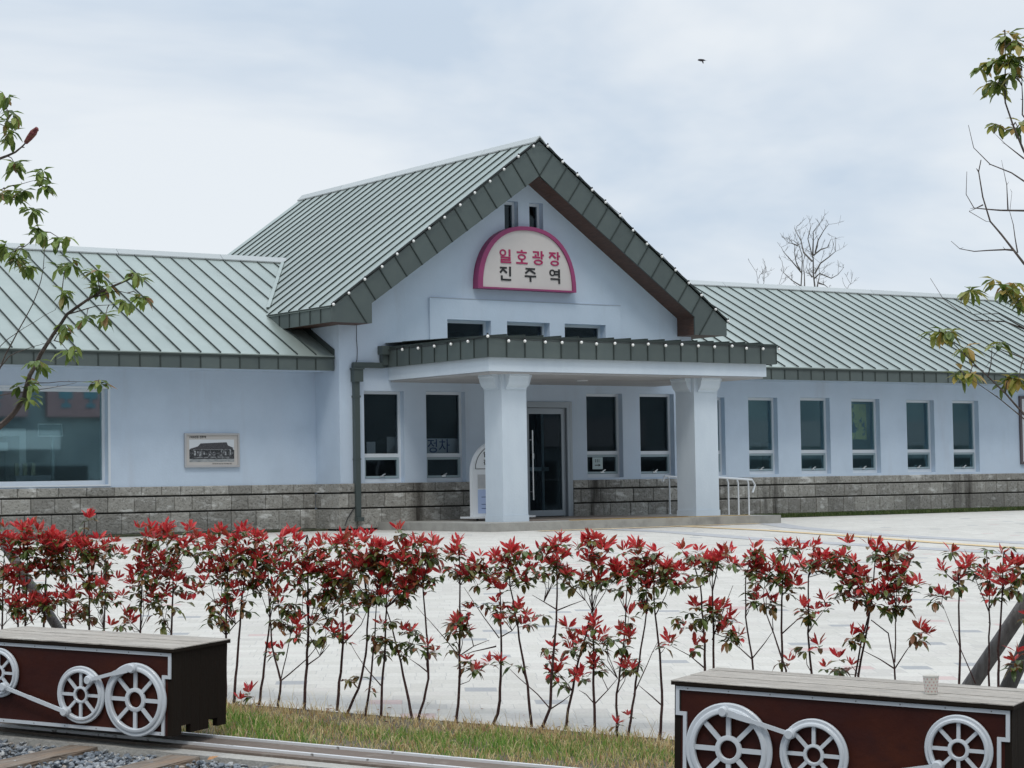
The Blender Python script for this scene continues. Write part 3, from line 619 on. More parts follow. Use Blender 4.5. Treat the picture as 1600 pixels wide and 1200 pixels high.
# sleepers
M_sl = mat('weathered_sleeper', (.25, .215, .18), .9, noise=[(5, (.17, .13, .10), .4, .6, (9, 1, 9)), (2, (.30, .20, .13), .5, .75, (3, 1, 3))], bump=(9, .9, (9, 1, 9)))
words = ['wooden sleeper in the gravel at the photo\'s lower left corner', 'wooden sleeper leading to the right end of the left bench', 'wooden sleeper in the gravel just right of the orange dry leaf', 'wooden sleeper below the bright rail at the bottom edge']
for i, sc_ in enumerate((-2.10, -1.46, -.81, -.16)):
    me = MB(); hw = .095
    nseg = 8; top = []
    for k in range(nseg+1):
        tt = -.13-k*.15
        for a, b2 in ((-hw, 0), (-hw*.93, .03), (hw*.93, .03), (hw, 0)): top.append((a+random.uniform(-.004, .004), tt, b2+(random.uniform(-.003, .003) if b2 else -.02)))
    me.add(top, [(4*k+j, 4*k+j+1, 4*(k+1)+j+1, 4*(k+1)+j) for k in range(nseg) for j in range(3)]+[(3, 2, 1, 0)])
    o = me.build('sleeper', M_sl); org = P3(sc_, 0, .012)
    X = (TD+Vector((0, 0, .04*TD.y))).normalized(); Y = (TN+Vector((0, 0, .04*TN.y))).normalized(); Z = X.cross(Y)
    o.matrix_world = Matrix(((X.x, Y.x, Z.x, org.x), (X.y, Y.y, Z.y, org.y), (X.z, Y.z, Z.z, org.z), (0, 0, 0, 1)))
    tag(o, words[i], 'sleeper', 'wooden sleepers laid in the gravel')
p = P3(-1.26, -.17, .045); lf = MB().add([p+Vector(q) for q in ((-.03, 0, 0), (-.01, .016, .012), (.02, .014, .004), (.036, 0, .014), (.012, -.014, .010), (-.014, -.012, .002), (0, 0, .016))], [(6, 0, 1), (6, 1, 2), (6, 2, 3), (6, 3, 4), (6, 4, 5), (6, 5, 0)])
tag(lf.build('dry_leaf', mat('dry_leaf', (.42, .22, .10), .8), org=p), 'curled orange dry leaf lying on the gravel by the kerb', 'leaf')
ob_ = thing('added_street_building', 'long unseen building added across the street to block low sky and fill window reflections', 'building', (40, -24, -.5))  # unseen row added behind the camera: blocks low sky, darkens porch, fills reflections
MB().box(-50, 130, -30, -24, -1.2, 11.5).build('wall', mat('street_wall', (.30, .35, .36), .9, noise=(.3, (.2, .24, .26), .4, .6, (1, 1, 1))), ob_)
for x in range(-46, 126, 9): MB().box(x, x+6.5, -24, -23.95, .2, 2.6).build('shop_window', mat('street_dark', (.04, .05, .055), .4), ob_)
for x in (-46, -28, -10, 8, 62, 80, 98): MB().box(x, x+13, -24, -23.8, 3.4, 5.0).build('sign_band', mat('sign_band', (.34, .33, .34), .7), ob_)
M_pk = mat('pink_sign', (.40, .24, .25), .7); M_tm = mat('teal_mark', (.14, .28, .34), .7)
for a, b, zs in ((27, 38.3, (28.5, 31.5, 34.5, 36.3)), (39.3, 44, (39.9, 41.2, 42.5))):
    sb_ = MB().box(a, b, -23.95, -23.7, 5.0, 6.7).build('sign_board', M_pk, ob_); mb = MB()
    for x in zs: mb.box(x, x+.7, -23.7, -23.66, 5.9, 6.4).box(x+.1, x+.6, -23.7, -23.66, 5.45, 5.65).box(x+.3, x+.42, -23.7, -23.66, 5.65, 5.9)
    mb.build('mark', M_tm, sb_)
MB().box(24, 39.5, -23.2, -22.6, 3.4, 4.3).build('awning', mat('awning', (.6, .66, .68), .7), ob_)
MB().box(41.3, 41.6, -20, -19.7, -1, 6).build('post', mat('street_post', (.42, .5, .5), .6), ob_)
# ================================================================== BENCHES
M_top = mat('weathered_planks', (.47, .43, .38), .9, spec=.2, noise=[(7, (.30, .28, .255), .44, .66, (1, 16, 8)), (1.6, (.55, .52, .47), .5, .7, (1, 3, 3)), (60, (.33, .31, .285), .55, .7, (1, 3, 1))], var=.08, bump=(12, .7, (1, 18, 6)))
M_body = mat('dark_stained_planks', (.019, .014, .011), .8, spec=.06, noise=(6, (.019, .015, .012), .4, .6, (8, 8, 1)), var=.06, bump=(10, .2, (10, 10, 1)))
M_panel = mat('rust_red_panel', (.040, .009, .007), .55, spec=.2, noise=[(1.7, (.070, .017, .008), .42, .7, (1, 1, 1.6)), (7, (.042, .012, .010), .45, .7, (1, 1, 2))], bump=(20, .15))
def bench(org, ang, Ln, depth, sgn, wheels, label):
    """local: x along the front (left to right as seen), y into the bench, z up from the underside; org is the seat's front corner at x=0"""
    X = Vector((cos(ang), sin(ang), .04*sin(ang))).normalized(); up = Vector((0, -.04, 1)).normalized(); Y = up.cross(X)
    H_ = .452; o0 = Vector(org)-up*H_
    root = thing('railway_bench', label, 'bench', (0, 0, 0), 'boxy benches decorated with locomotive wheels')
    root.matrix_world = Matrix(((X.x, Y.x, up.x, o0.x), (X.y, Y.y, up.y, o0.y), (X.z, Y.z, up.z, o0.z), (0, 0, 0, 1))); OFF[root.name] = Vector((0, 0, 0))
    tb = MB(); nb_ = 5
    for i in range(nb_): tb.box(0, Ln, i*depth/nb_+(.0025 if i else 0), (i+1)*depth/nb_-.0025, H_-.005, H_+random.uniform(-.0012, .0012))
    st0 = tb.build('seat', M_top, root); MB().box(.001, Ln-.001, .001, depth-.001, H_-.022, H_-.0052).build('seat_board', M_body, st0)
    bd = MB(); e = .012; zt = H_-.0205
    for xe, xi in ((e, e+.03), (Ln-e, Ln-e-.03)):       # end boards with notches over the rails
        for i in range(6):
            y0, y1 = .02+i*(depth-.04)/6, .02+(i+1)*(depth-.04)/6-.0008; zb = 0
            if i in (1, 4): zb = .045
            bd.box(min(xe, xi), max(xe, xi), y0, y1, zb, zt)
    for i in range(int(Ln/.11)):
        a = e+.03+i*(Ln-2*e-.06)/int(Ln/.11); bd.box(a, a+(Ln-2*e-.06)/int(Ln/.11)-.002, depth-.04, depth-.02, .02, zt)
    bd.box(e+.03, Ln-e-.03, .045, .055, .02, zt); bd.build('box', M_body, root)
    MB().box(e+.031, Ln-e-.031, .022, .044, .002, zt).build('front_panel', M_panel, root)
    # white border strip following the panel with a step at each end
    b2 = MB(); y0, y1 = .012, .0215; w_ = .017; zt2, zb2, zs = H_-.027, .002, H_-.142
    def st(x0, x1, z0, z1): b2.box(x0, x1, y0, y1, z0, z1)
    st(.02, Ln-.02, zt2-w_, zt2); st(.02, .02+w_, zs, zt2-w_); st(Ln-.02-w_, Ln-.02, zs, zt2-w_)
    st(.02, .057+w_, zs-w_, zs); st(Ln-.057-w_, Ln-.02, zs-w_, zs)
    st(.057, .057+w_, zb2+w_, zs-w_); st(Ln-.057-w_, Ln-.057, zb2+w_, zs-w_); st(.057, Ln-.057, zb2, zb2+w_)
    bo = b2.build('border', M_whitem, root)
    sc = MB()
    k = 0
    while .08+k*.2 < Ln-.05: 
        x = .08+k*.2; k += 1
        for z in (zt2-w_/2, zb2+w_/2): sc.lathe((x, y0-.0005, z), (0, -1, 0), [(.0001, 0), (.003, 0), (.003, .0012), (.0001, .0014)], 8, False)
    sc.build('screw', mat('screw', (.2, .2, .2), .4, .6), bo)
    for cx, cz, r, ho, hi in wheels[0]:
        cz = H_+cz; wr = r*.775
        rim = MB().lathe((cx, .010, cz), (0, -1, 0), [(wr, 0), (r, 0), (r, .009), (r*.97, .014), (r*.90, .013), (r*.885, .019), (r*.86, .022), (wr+.004, .022), (wr, .018)], 56)
        rm = rim.build('wheel', M_whitem, root, True)
        hb = MB().lathe((cx, .010, cz), (0, -1, 0), [(hi, 0), (ho, 0), (ho, .012), (ho-.004, .014), (hi+.003, .014), (hi, .011)], 36); hb.build('hub', M_whitem, rm, True)
        for q in range(8):
            a = q*pi/4; dx, dz = cos(a), sin(a); m_ = (ho+wr)/2; ln = (wr-ho)/2+.003; wd = r*.052
            sp_ = MB(); sp_.obox((cx+dx*m_, .0045, cz+dz*m_), (dx*ln, 0, dz*ln), (-dz*wd, 0, dx*wd), (0, .0055, 0)); sp_.build('spoke', M_whitem, rm)
    for (x0, z0, x1, z1, w0, w1) in wheels[1]:
        z0 += H_; z1 += H_; d = Vector((x1-x0, 0, z1-z0)); l_ = d.length; d.normalize(); pp = Vector((-d.z, 0, d.x)); ya, yb = -.028, -.016
        A = Vector((x0, 0, z0)); B = Vector((x1, 0, z1)); mid = A+(B-A)*.38
        ptl = [A+pp*w0, mid+pp*w0*.8, mid+d*.02+pp*w1, B+pp*w1, B-pp*w1, mid+d*.02-pp*w1, mid-pp*w0*.8, A-pp*w0]
        rd = MB().prism([(q.x, q.z) for q in ptl], 'Y', ya, yb).build('coupling_rod', M_whitem, root)
        for q in (A, B):
            pn = MB().lathe((q.x, 0, q.z), (0, -1, 0), [(.001, 0), (.024, 0), (.024, .030), (.021, .032), (.0205, .038), (.018, .041), (.001, .041)], 24, False)
            pn.build('pin', M_whitem, rd, True)
    return root
LB = 1.36
bench((4.652-.501*LB, 9.769+.865*LB, .631+.0346*LB), radians(-59.91), LB, .54, 1,
      [[(LB-.230, -.276, .190, .062, .040), (LB-.573, -.272, .150, .045, .031), (LB-1.112, -.188, .132, .040, .027)],
       [(LB-.235, -.112, LB-.504, -.188, .016, .009), (LB-1.055, -.258, LB-.655, -.362, .010, .010)]],
      'dark wooden box bench at left, its biggest white wheel at its right end')
bench((6.037, 7.462, .538), radians(-63.45), 1.578, .54, -1,
      [[(.285, -.295, .210, .064, .041), (.690, -.285, .160, .048, .033), (1.341, -.208, .149, .047, .031)],
       [(.270, -.122, .587, -.198, .016, .009), (1.257, -.281, .79, -.375, .010, .010)]],
      'dark wooden box bench at lower right with a paper cup on its seat')
# paper cup
cx, cy, cz = 6.704, 6.486, .499
cp = thing('paper_cup', 'small white paper cup printed with rows of red hearts, on the right bench', 'cup', (cx, cy, cz))
MB().lathe((cx, cy, cz), (0, 0, 1), [(.0005, .004), (.0255, .004), (.026, 0), (.0265, .002), (.0345, .076), (.0365, .077), (.0365, .0805), (.0345, .081), (.033, .078), (.0252, .008), (.0005, .008)], 32, False).build('cup_body', mat('paper', (.68, .66, .61), .7), cp, True)
hm = MB(); hs = [(0, -.0028), (.0017, -.0008), (.0028, .0010), (.0022, .0026), (.0009, .0026), (0, .0014), (-.0009, .0026), (-.0022, .0026), (-.0028, .0010), (-.0017, -.0008)]
for rw in range(5):
    z = .012+rw*.0135
    for k in range(11):
        a = 2*pi*(k+.5*(rw % 2))/11; r = .0265+(.008*z/.075)+.0004; ot = []; it = []
        for hx, hz in hs:
            for lst, f in ((ot, 1.25), (it, .62)):
                aa = a+hx*f/r; lst.append((cx+cos(aa)*r, cy+sin(aa)*r, cz+z+hz*f))
        m_ = len(hs); hm.add(ot+it, [(i, (i+1) % m_, (i+1) % m_+m_, i+m_) for i in range(m_)])
hm.build('heart_print', mat('red_print', (.45, .12, .12), .7), cp)
# ================================================================== SIGNS AND THINGS ON THE BUILDING
sg = thing('arched_sign', 'half-round cream sign with magenta rim and Korean lettering on the gable', 'sign', (24.75, F, 5.4))
M_mag = mat('magenta_rim', (.30, .045, .15), .5, noise=(3, (.26, .04, .13), .4, .6, (1, 1, 1)))
def arch(cx, z0, hw, h, n=28, p=2.25):
    pts = [(cx-hw, z0)]
    o = []
    for i in range(n+1):
        a = pi-pi*i/n; c, s_ = cos(a), sin(a)
        o.append((cx+hw*(abs(c)**(2/p))*(1 if c > 0 else -1), z0+h*(abs(s_)**(2/p))))
    return o
oa = arch(24.745, 5.40, 1.24, 1.325); ia = arch(24.76, 5.435, 1.135, 1.21)
rim = MB(); m_ = len(oa)
rim.add([(x, F-.20, z) for x, z in oa]+[(x, F-.20, z) for x, z in ia]+[(x, F-.005, z) for x, z in oa]+[(x, F-.15, z) for x, z in ia],
        [(i, i+1, i+1+m_, i+m_) for i in range(m_-1)]+[(i+2*m_, i+1+2*m_, i+1, i) for i in range(m_-1)]+[(i+m_, i+1+m_, i+1+3*m_, i+3*m_) for i in range(m_-1)]+[(0, m_, 2*m_-1, m_-1), (0, m_-1, 3*m_-1, 2*m_), (m_, 3*m_, 4*m_-1, 2*m_-1)])
rim.build('rim', M_mag, sg)
MB().prism(ia, 'Y', F-.165, F-.14).build('board', mat('cream_board', (.60, .565, .55), .6, noise=(2, (.57, .535, .52), .4, .6, (1, 1, 1))), sg)
M_ml = mat('magenta_letter', (.36, .02, .10), .5)
ZH, ZV = .125, .15
def glyph(items, x, z, w_, h_, m, parent):
    """bold block lettering: strokes in a unit square, each a hair prouder than the last"""
    mb = MB(); y0 = F-.165
    for k, it in enumerate(items):
        d = y0-.010-.0007*k; X = lambda u: x+(u-.5)*w_; Zz = lambda v: z+(v-.5)*h_
        if it[0] == 'H': mb.box(X(it[1]), X(it[2]), d, y0, Zz(it[3]-ZH/2), Zz(it[3]+ZH/2))
        elif it[0] == 'V': mb.box(X(it[1]-ZV/2), X(it[1]+ZV/2), d, y0, Zz(it[2]), Zz(it[3]))
        elif it[0] == 'D':
            a, b = Vector((it[1], it[2])), Vector((it[3], it[4])); n_ = Vector((-(b-a).y, (b-a).x)).normalized()*.07
            mb.prism([(X(q.x), Zz(q.y)) for q in (a-n_, b-n_, b+n_, a+n_)], 'Y', d, y0)
        else:
            _, cx_, cy_, rx_, ry_ = it; n_ = 24; P = []
            for f_, g_ in ((1, 0), (0, .13)):
                for q in range(n_):
                    a = 2*pi*q/n_; P.append((X(cx_+(rx_-g_)*cos(a)), d, Zz(cy_+(ry_-g_*.85)*sin(a))))
            P += [(p[0], y0, p[2]) for p in P]
            mb.add(P, [(q, (q+1) % n_, (q+1) % n_+n_, q+n_) for q in range(n_)]+[(q, (q+1) % n_, (q+1) % n_+2*n_, q+2*n_) for q in range(n_)]+[(q+n_, (q+1) % n_+n_, (q+1) % n_+3*n_, q+3*n_) for q in range(n_)])
    return mb.build('letter', m, parent)
JI = [('H', .03, .62, .92), ('D', .36, .92, .04, .56), ('D', .30, .80, .62, .56)]
GL = {'일': [('R', .30, .74, .29, .25), ('V', .88, .50, 1), ('H', .10, .955, .41), ('V', .88, .27, .41), ('H', .10, .955, .24), ('V', .175, .08, .24), ('H', .10, 1, .065)],
 '호': [('V', .5, .86, 1.02), ('H', .06, .94, .84), ('R', .5, .50, .36, .22), ('V', .5, .08, .30), ('H', 0, 1, .065)],
 '광': [('H', .04, .56, .93), ('V', .50, .66, .95), ('V', .27, .55, .76), ('H', 0, .66, .54), ('V', .80, .42, 1.02), ('H', .8, 1.0, .72), ('R', .5, .19, .40, .20)],
 '장': JI+[('V', .80, .42, 1.02), ('H', .8, 1.0, .72), ('R', .52, .19, .38, .20)],
 '진': JI+[('V', .90, .32, 1.02), ('V', .17, .06, .36), ('H', .10, .98, .065)],
 '주': [('H', .08, .92, .94), ('D', .52, .94, .06, .60), ('D', .48, .84, .94, .60), ('H', 0, 1, .40), ('V', .5, 0, .4)],
 '역': [('R', .29, .74, .27, .25), ('V', .90, .40, 1.02), ('H', .50, .9, .84), ('H', .50, .9, .63), ('H', .12, .975, .29), ('V', .90, -.04, .30)]}
for k, ch in enumerate('일호광장'): glyph(GL[ch], 24.205+k*.415, 6.085, .285, .285, M_ml, sg)
for ch, x in (('진', 24.205), ('주', 24.83), ('역', 25.45)): glyph(GL[ch], x, 5.725, .285, .285, M_black, sg)
# framed old photograph
pic = thing('framed_photograph', 'framed black and white photograph of an old tiled-roof station on the left wing wall', 'picture', (18.06, WY, 1.83))
x0, x1, z0, z1 = 17.48, 18.64, 1.83, 2.48; M_pf = mat('picture_mount', (.50, .48, .46), .6)
MB().box(x0, x0+.035, WY-.05, WY-.001, z0, z1).box(x1-.035, x1, WY-.05, WY-.001, z0, z1).box(x0+.035, x1-.035, WY-.05, WY-.001, z1-.035, z1).box(x0+.035, x1-.035, WY-.05, WY-.001, z0, z0+.035).build('frame', mat('picture_frame', (.46, .46, .47), .4, .3), pic)
MB().box(x0+.035, x1-.035, WY-.025, WY-.002, z0+.035, z1-.035).build('mount', M_pf, pic)
a, b_, c, d = x0+.10, x1-.11, z0+.10, z1-.12; Wd, Hd = b_-a, d-c; yp = WY-.026
def pp(name, poly, m, k): MB().prism([(a+Wd*u, c+Hd*v) for u, v in poly], 'Y', yp-.001*k-.0006, yp-.001*k+.0003).build(name, m, prn)
prn = MB().box(a, b_, yp-.0006, yp+.0005, c, d).build('print', mat('print_sky', (.62, .66, .70), .5), pic)
M_pd = mat('print_dark', (.02, .022, .026), .5, noise=(26, (.16, .17, .18), .48, .66, (1, 1, 1))); M_pg = mat('print_ground', (.20, .22, .23), .5, noise=(9, (.34, .36, .37), .4, .6, (1, 1, 3)))
pp('print_ground', [(0, 0), (1, 0), (1, .16), (0, .16)], M_pg, 1); pp('print_wall', [(0, .14), (1, .14), (1, .52), (.95, .62), (.05, .62), (0, .55)], M_pd, 2)
pp('print_roof', [(0, .58), (.19, .70), (.25, .83), (.83, .88), (.86, .74), (.99, .62), (.95, .58), (.5, .58)], mat('print_roof', (.035, .036, .045), .5, noise=(30, (.09, .09, .10), .45, .6, (1, 1, 4))), 3)
M_pl = mat('print_light', (.36, .38, .40), .5, noise=(22, (.05, .05, .06), .45, .6, (1, 1, 1)))
for u, v, q, r in ((.10, .30, .14, .50), (.17, .28, .26, .48), (.31, .34, .34, .48), (.43, .30, .48, .46), (.52, .32, .58, .44), (.70, .28, .715, .54), (.76, .30, .82, .46), (.90, .3, .93, .56), (.09, .20, .97, .225), (.08, .545, .92, .56)): pp('print_bay', [(u, v), (q, v), (q, r), (u, r)], M_pl, 4)
text_mesh('1925년경 진주역', .052, M_black, pic, (a, WY-.027, z1-.075), align='LEFT', depth=.001, offset=.0015, name='caption')
text_mesh('진주역의 옛 모습 사진 국가기록원 제공', .026, M_black, pic, (b_-.26, WY-.027, z0+.065), depth=.001, name='caption')
# framed board at the far right of the right wing
nb_ = thing('notice_board', 'white notice board in a brown frame on the right wing at the photo\'s right edge', 'notice board', (41.5, WY, 1.7))
MB().box(40.75, 42.6, WY-.05, WY-.002, 1.70, 3.43).build('frame', mat('brown_frame', (.10, .08, .09), .5), nb_); MB().box(40.82, 42.53, WY-.056, WY-.045, 1.77, 3.36).build('board', mat('notice_white', (.62, .64, .68), .5), nb_)
# small blue framed sign mostly behind the right column
sb = thing('wall_sign', 'small dark blue framed sign on the hall wall, half hidden behind the right column', 'sign', (28.95, F, 2.1))
MB().box(28.82, 29.08, F-.04, F-.001, 2.13, 2.62).build('frame', mat('navy', (.02, .025, .06), .4), sb); MB().box(28.84, 29.06, F-.045, F-.038, 2.15, 2.60).build('sign_face', mat('sign_face', (.4, .5, .7), .4), sb)
# toilet notice stuck inside the third window
tn = thing('toilet_notice', 'small white notice with figures and a right arrow behind the lower pane beside the door', 'notice', (26.72, F+.15, 1.75))
xx, zz, yy = 26.57, 1.70, F+.125
MB().box(xx, xx+.27, yy, yy+.004, zz, zz+.25).build('sheet', mat('notice_paper', (.40, .50, .52), .6), tn)
mb = MB().box(xx+.06, xx+.17, yy-.003, yy-.0005, zz+.075, zz+.093).prism([(xx+.16, zz+.055), (xx+.215, zz+.084), (xx+.16, zz+.113)], 'Y', yy-.003, yy-.0005)
for k in range(3): mb.box(xx+.075+k*.045, xx+.088+k*.045, yy-.003, yy-.0005, zz+.145, zz+.19).lathe((xx+.0815+k*.045, yy-.003, zz+.203), (0, 1, 0), [(.0005, 0), (.009, 0), (.009, .0025), (.0005, .0025)], 10, False)
mb.build('pictograms', M_black, tn)
# freestanding arched information stand behind the left column
kx, ky, kz = 22.95, 33.55, .72
ks = thing('information_stand', 'white arched information stand half hidden behind the left column', 'information stand', (kx, ky, kz))
ka = [(kx-.62, kz+.08)]+[(kx+.62*cos(pi-pi*i/20), kz+.93+.62*sin(pi-pi*i/20)) for i in range(21)]+[(kx+.62, kz+.08)]
MB().prism(ka, 'Y', ky, ky+.10).build('stand_body', M_white, ks)
MB().box(kx-.72, kx+.72, ky-.2, ky+.3, kz+.045, kz+.08).build('base', M_white, ks)
for dx in (-.6, .6):
    MB().lathe((kx+dx, ky-.12, kz+.024), (1, 0, 0), [(.001, -.012), (.022, -.012), (.022, .012), (.001, .012)], 14, False).build('caster', M_black, ks)
kb = [(kx+.55*cos(pi-pi*i/20), kz+1.0+.48*sin(pi-pi*i/20)) for i in range(21)]
ol = MB()
for i in range(20): ol.bar((kb[i][0], ky-.004, kb[i][1]), (kb[i+1][0], ky-.004, kb[i+1][1]), .012, .004, (0, 1, 0))
ol.bar((kb[0][0], ky-.004, kb[0][1]), (kb[20][0], ky-.004, kb[20][1]), .012, .004, (0, 1, 0)); ol.build('outline', M_black, ks)
MB().box(kx-.5, kx+.5, ky-.006, ky-.001, kz+.62, kz+.94-.05).build('poster', mat('poster_grey', (.42, .44, .46), .5, noise=(6, (.5, .5, .5), .4, .6, (1, 1, 1))), ks)
MB().box(kx-.5, kx+.5, ky-.006, ky-.001, kz+.14, kz+.60).build('blue_sheet', mat('poster_blue', (.42, .52, .75), .5), ks)
text_mesh('일호광장', .115, M_black, ks, (kx-.36, ky-.006, kz+1.27), align='LEFT', depth=.002, offset=.004, name='lettering'); text_mesh('진 주 역', .115, M_black, ks, (kx-.36, ky-.006, kz+1.12), align='LEFT', depth=.002, offset=.004, name='lettering')
mb = MB()
for z in (.50, .46, .36, .32, .24): mb.box(kx-.42+(.1 if z in (.50, .36) else 0), kx-.2, ky-.008, ky-.006, kz+z-.012, kz+z)
mb.build('printed_line', mat('navy_print', (.03, .05, .2), .5), ks)
# handrails
def rail3(pts, posts, label, z0):
    root = thing('handrail', label, 'handrail', (pts[0][0], pts[0][1], z0), 'pale steel handrails of the ramp')
    MB().tube(pts, .022, 10).build('rail_tube', M_white, root, True)
    for x, y, zt_ in posts:
        MB().tube([(x, y, z0), (x, y, zt_-.09), (x-.03, y, zt_)], .017, 8).build('post', M_white, root, True)
        MB().lathe((x, y, z0), (0, 0, 1), [(.001, 0), (.04, 0), (.04, .008), (.001, .01)], 12, False).build('base_plate', M_white, root)
rail3([(26.9, 32.85, 1.50), (27.97, 32.85, 1.48), (28.85, 32.85, 1.425), (28.93, 32.85, 1.31), (28.86, 32.85, 1.16)], [(28.20, 32.85, 1.455), (28.47, 32.85, 1.445), (28.75, 32.85, 1.43)], 'pale steel handrail right of the right column', .62)
rail3([(27.80, 34.5, 1.42), (27.86, 34.5, 1.53), (28.26, 34.5, 1.50), (29.0, 34.5, 1.46)], [(28.25, 34.5, 1.49), (27.98, 34.5, 1.51)], 'pale steel handrail left of the right column under the window', .72)
# string lights
def stringlights(pts, label, loc):
    root = thing('string_lights', label, 'string lights', loc); wv = [Vector(p)+Vector((0, 0, .03)) for p in pts]
    mb = MB()
    for a, b2 in zip(wv[:-1], wv[1:]):
        m_ = (a+b2)/2+Vector((0, 0, -.012)); mb.tube([a, m_, b2], .006, 5, False)
    mb.build('wire', M_black, root)
    for p in pts:
        p = Vector(p); bb = MB().ball(p, .030, 12).build('bulb', M_bulb, root, True)
        MB().tube([p+Vector((0, 0, .028)), p+Vector((0, 0, .062))], .014, 8).build('socket', M_black, bb)
pts = []
for i in range(28):
    t = (i-13.5)/13.5; x = CX+HW*t; pts.append((x+random.uniform(-.02, .02), G0-.055, mz(x)-.02+random.uniform(-.02, .02)))
stringlights(pts, 'string of white bulbs along the gable edge of the roof', (CX, G0, 6))
pts = [(FX0-.05, F-.15-(F-.15-FY)*i/6, 4.07+random.uniform(-.02, .02)) for i in range(6)]+[(FX0-.03, FY-.05, 4.13)]+[(FX0+(FX1-FX0)*i/17+random.uniform(-.04, .04), FY-.06, 4.07+random.uniform(-.025, .02)) for i in range(1, 17)]+[(FX1+.04, FY-.05, 4.06)]
stringlights(pts, 'string of white bulbs along the edge of the portico roof', (25, FY, 4))
# things seen through the glass
tl = thing('ceiling_strip_light', 'warm strip light glowing behind the leftmost upper window', 'strip light', (23.2, 36.6, 4.85)); MB().bar((22.9, 36.4, 4.84), (24.1, 36.9, 4.90), .06, .03).build('tube_light', mat('lamp_tube', (.9, .7, .5), .5, emis=((1, .62, .35), 1.1)), tl)
tl = thing('ceiling_strip_light', 'warm strip light glowing behind the middle upper window', 'strip light', (25, 36.6, 4.85)); MB().bar((24.5, 36.2, 4.88), (25.5, 36.5, 4.92), .05, .03).build('tube_light', MATS['lamp_tube'], tl)
M_cloth = mat('banner_cloth', (.80, .82, .88), .8)
bn = thing('hand_lettered_banner', 'white hand-lettered banner inside the window nearest the left column', 'banner', (22.95, F+.6, 1.95)); MB().box(22.35, 23.6, F+.36, F+.37, 2.02, 2.36).build('cloth', M_cloth, bn)
text_mesh('정차', .3, mat('banner_ink', (.05, .07, .25), .7), bn, (22.85, F+.355, 2.19), depth=.002, name='lettering')
bn = thing('folded_banner', 'folded white banner inside the leftmost window of the hall', 'banner', (21.6, F+.5, 1.95)); MB().box(21.25, 21.45, F+.5, F+.51, 2.0, 2.3).box(21.72, 22.0, F+.5, F+.51, 2.0, 2.4).build('cloth', mat('folded_cloth', (.62, .63, .66), .8), bn)
tb = thing('display_table', 'white box-shaped display cabinet inside the big left window', 'cabinet', (13.6, 37.3, .7)); MB().box(12.5, 14.75, 37.2, 37.9, 2.46, 2.60).box(12.5, 14.4, 37.2, 37.9, 2.18, 2.34).build('shelf', mat('cabinet_white', (.75, .80, .82), .6), tb); MB().box(14.62, 14.75, 37.2, 37.9, .7, 2.46).box(12.4, 12.5, 37.2, 37.9, .7, 2.6).build('side_panel', MATS['cabinet_white'], tb)
ls = thing('information_lectern', 'slim post with a slanted white-edged panel inside the big left window', 'lectern', (15.2, 37.0, .7)); MB().box(15.18, 15.23, 37.0, 37.05, .7, 2.45).build('post', mat('lectern_post', (.3, .38, .40), .5), ls)
q = [(14.88, 36.92, 2.45), (15.36, 36.92, 2.45), (15.42, 37.12, 2.68), (14.96, 37.12, 2.68)]; mb = MB()
for i in range(4): mb.bar(q[i], q[(i+1) % 4], .022, .022)
mb.build('panel_edge', M_white, ls); MB().add(q, [(0, 1, 2, 3)]).build('panel', mat('panel_teal', (.15, .25, .27), .4), ls)
pb = thing('planter', 'pale planter with three yellowish posts inside the big left window', 'planter', (14.7, 36.9, .7)); MB().prism([(14.45, 1.0), (15.0, 1.0), (15.08, 1.72), (14.38, 1.72)], 'Y', 36.8, 37.1).build('trough', mat('planter_white', (.42, .45, .5), .6), pb)
for x in (14.42, 14.58, 14.74): MB().box(x, x+.07, 36.9, 36.95, 1.72, 1.95).build('short_post', mat('yellow_post', (.42, .42, .28), .6), pb)
yb = thing('yellow_banner', 'hanging yellow banner with dark strokes behind the third window of the right wing', 'banner', (35.6, 36.8, 2.4)); MB().box(35.2, 35.75, 36.5, 36.51, 2.35, 3.2).build('cloth', mat('yellow_cloth', (.62, .52, .16), .8, noise=(5, (.06, .07, .12), .52, .6, (1, 1, 1))), yb)
for k, (x, lab) in enumerate(((32.5, 'pale cupboard behind the first full window of the right wing'), (34.2, 'pale cupboard behind the second full window of the right wing'), (39.3, 'white shelving behind the fifth full window of the right wing'))):
    c_ = thing('cupboard', lab, 'cupboard', (x, 37.8, .7)); MB().box(x-.5, x+.5, 37.6, 38.0, .7, 2.3).build('carcass', mat('cupboard_grey', (.30, .36, .38), .6), c_); MB().box(x-.4, x+.1, 37.55, 37.6, 2.0, 2.2).box(x+.15, x+.4, 37.55, 37.6, 1.5, 2.6).build('door', mat('cupboard_door', (.42, .46, .48), .6), c_)
# ================================================================== PLANTS
def leaf(L_, p, d, n, ln, wd, curl=.15):
    """p base, d direction, n face normal"""
    d = d.normalized(); sd_ = d.cross(n).normalized(); n = sd_.cross(d)
    k = len(L_[0]); m1 = p+d*ln*.45+n*(-.0)*ln; tip = p+d*ln-n*curl*ln
    L_[0].extend([tuple(p), tuple(m1+sd_*wd*.5+n*wd*.12), tuple(m1-n*wd*.10), tuple(m1-sd_*wd*.5+n*wd*.12), tuple(p+d*ln*.76+sd_*wd*.43-n*curl*ln*.45), tuple(p+d*ln*.76-sd_*wd*.43-n*curl*ln*.45), tuple(tip), tuple(p+d*ln*.78-n*(curl*ln*.45+wd*.06))])
    L_[1].extend([(k, k+1, k+2), (k, k+2, k+3), (k+1, k+4, k+7, k+2), (k+2, k+7, k+5, k+3), (k+4, k+6, k+7), (k+7, k+6, k+5)])
def mk(L_, name, m, parent):
    if not L_[0]: return
    mb = MB(); mb.v, mb.f = L_; return mb.build(name, m, parent)
R = random.Random(11)
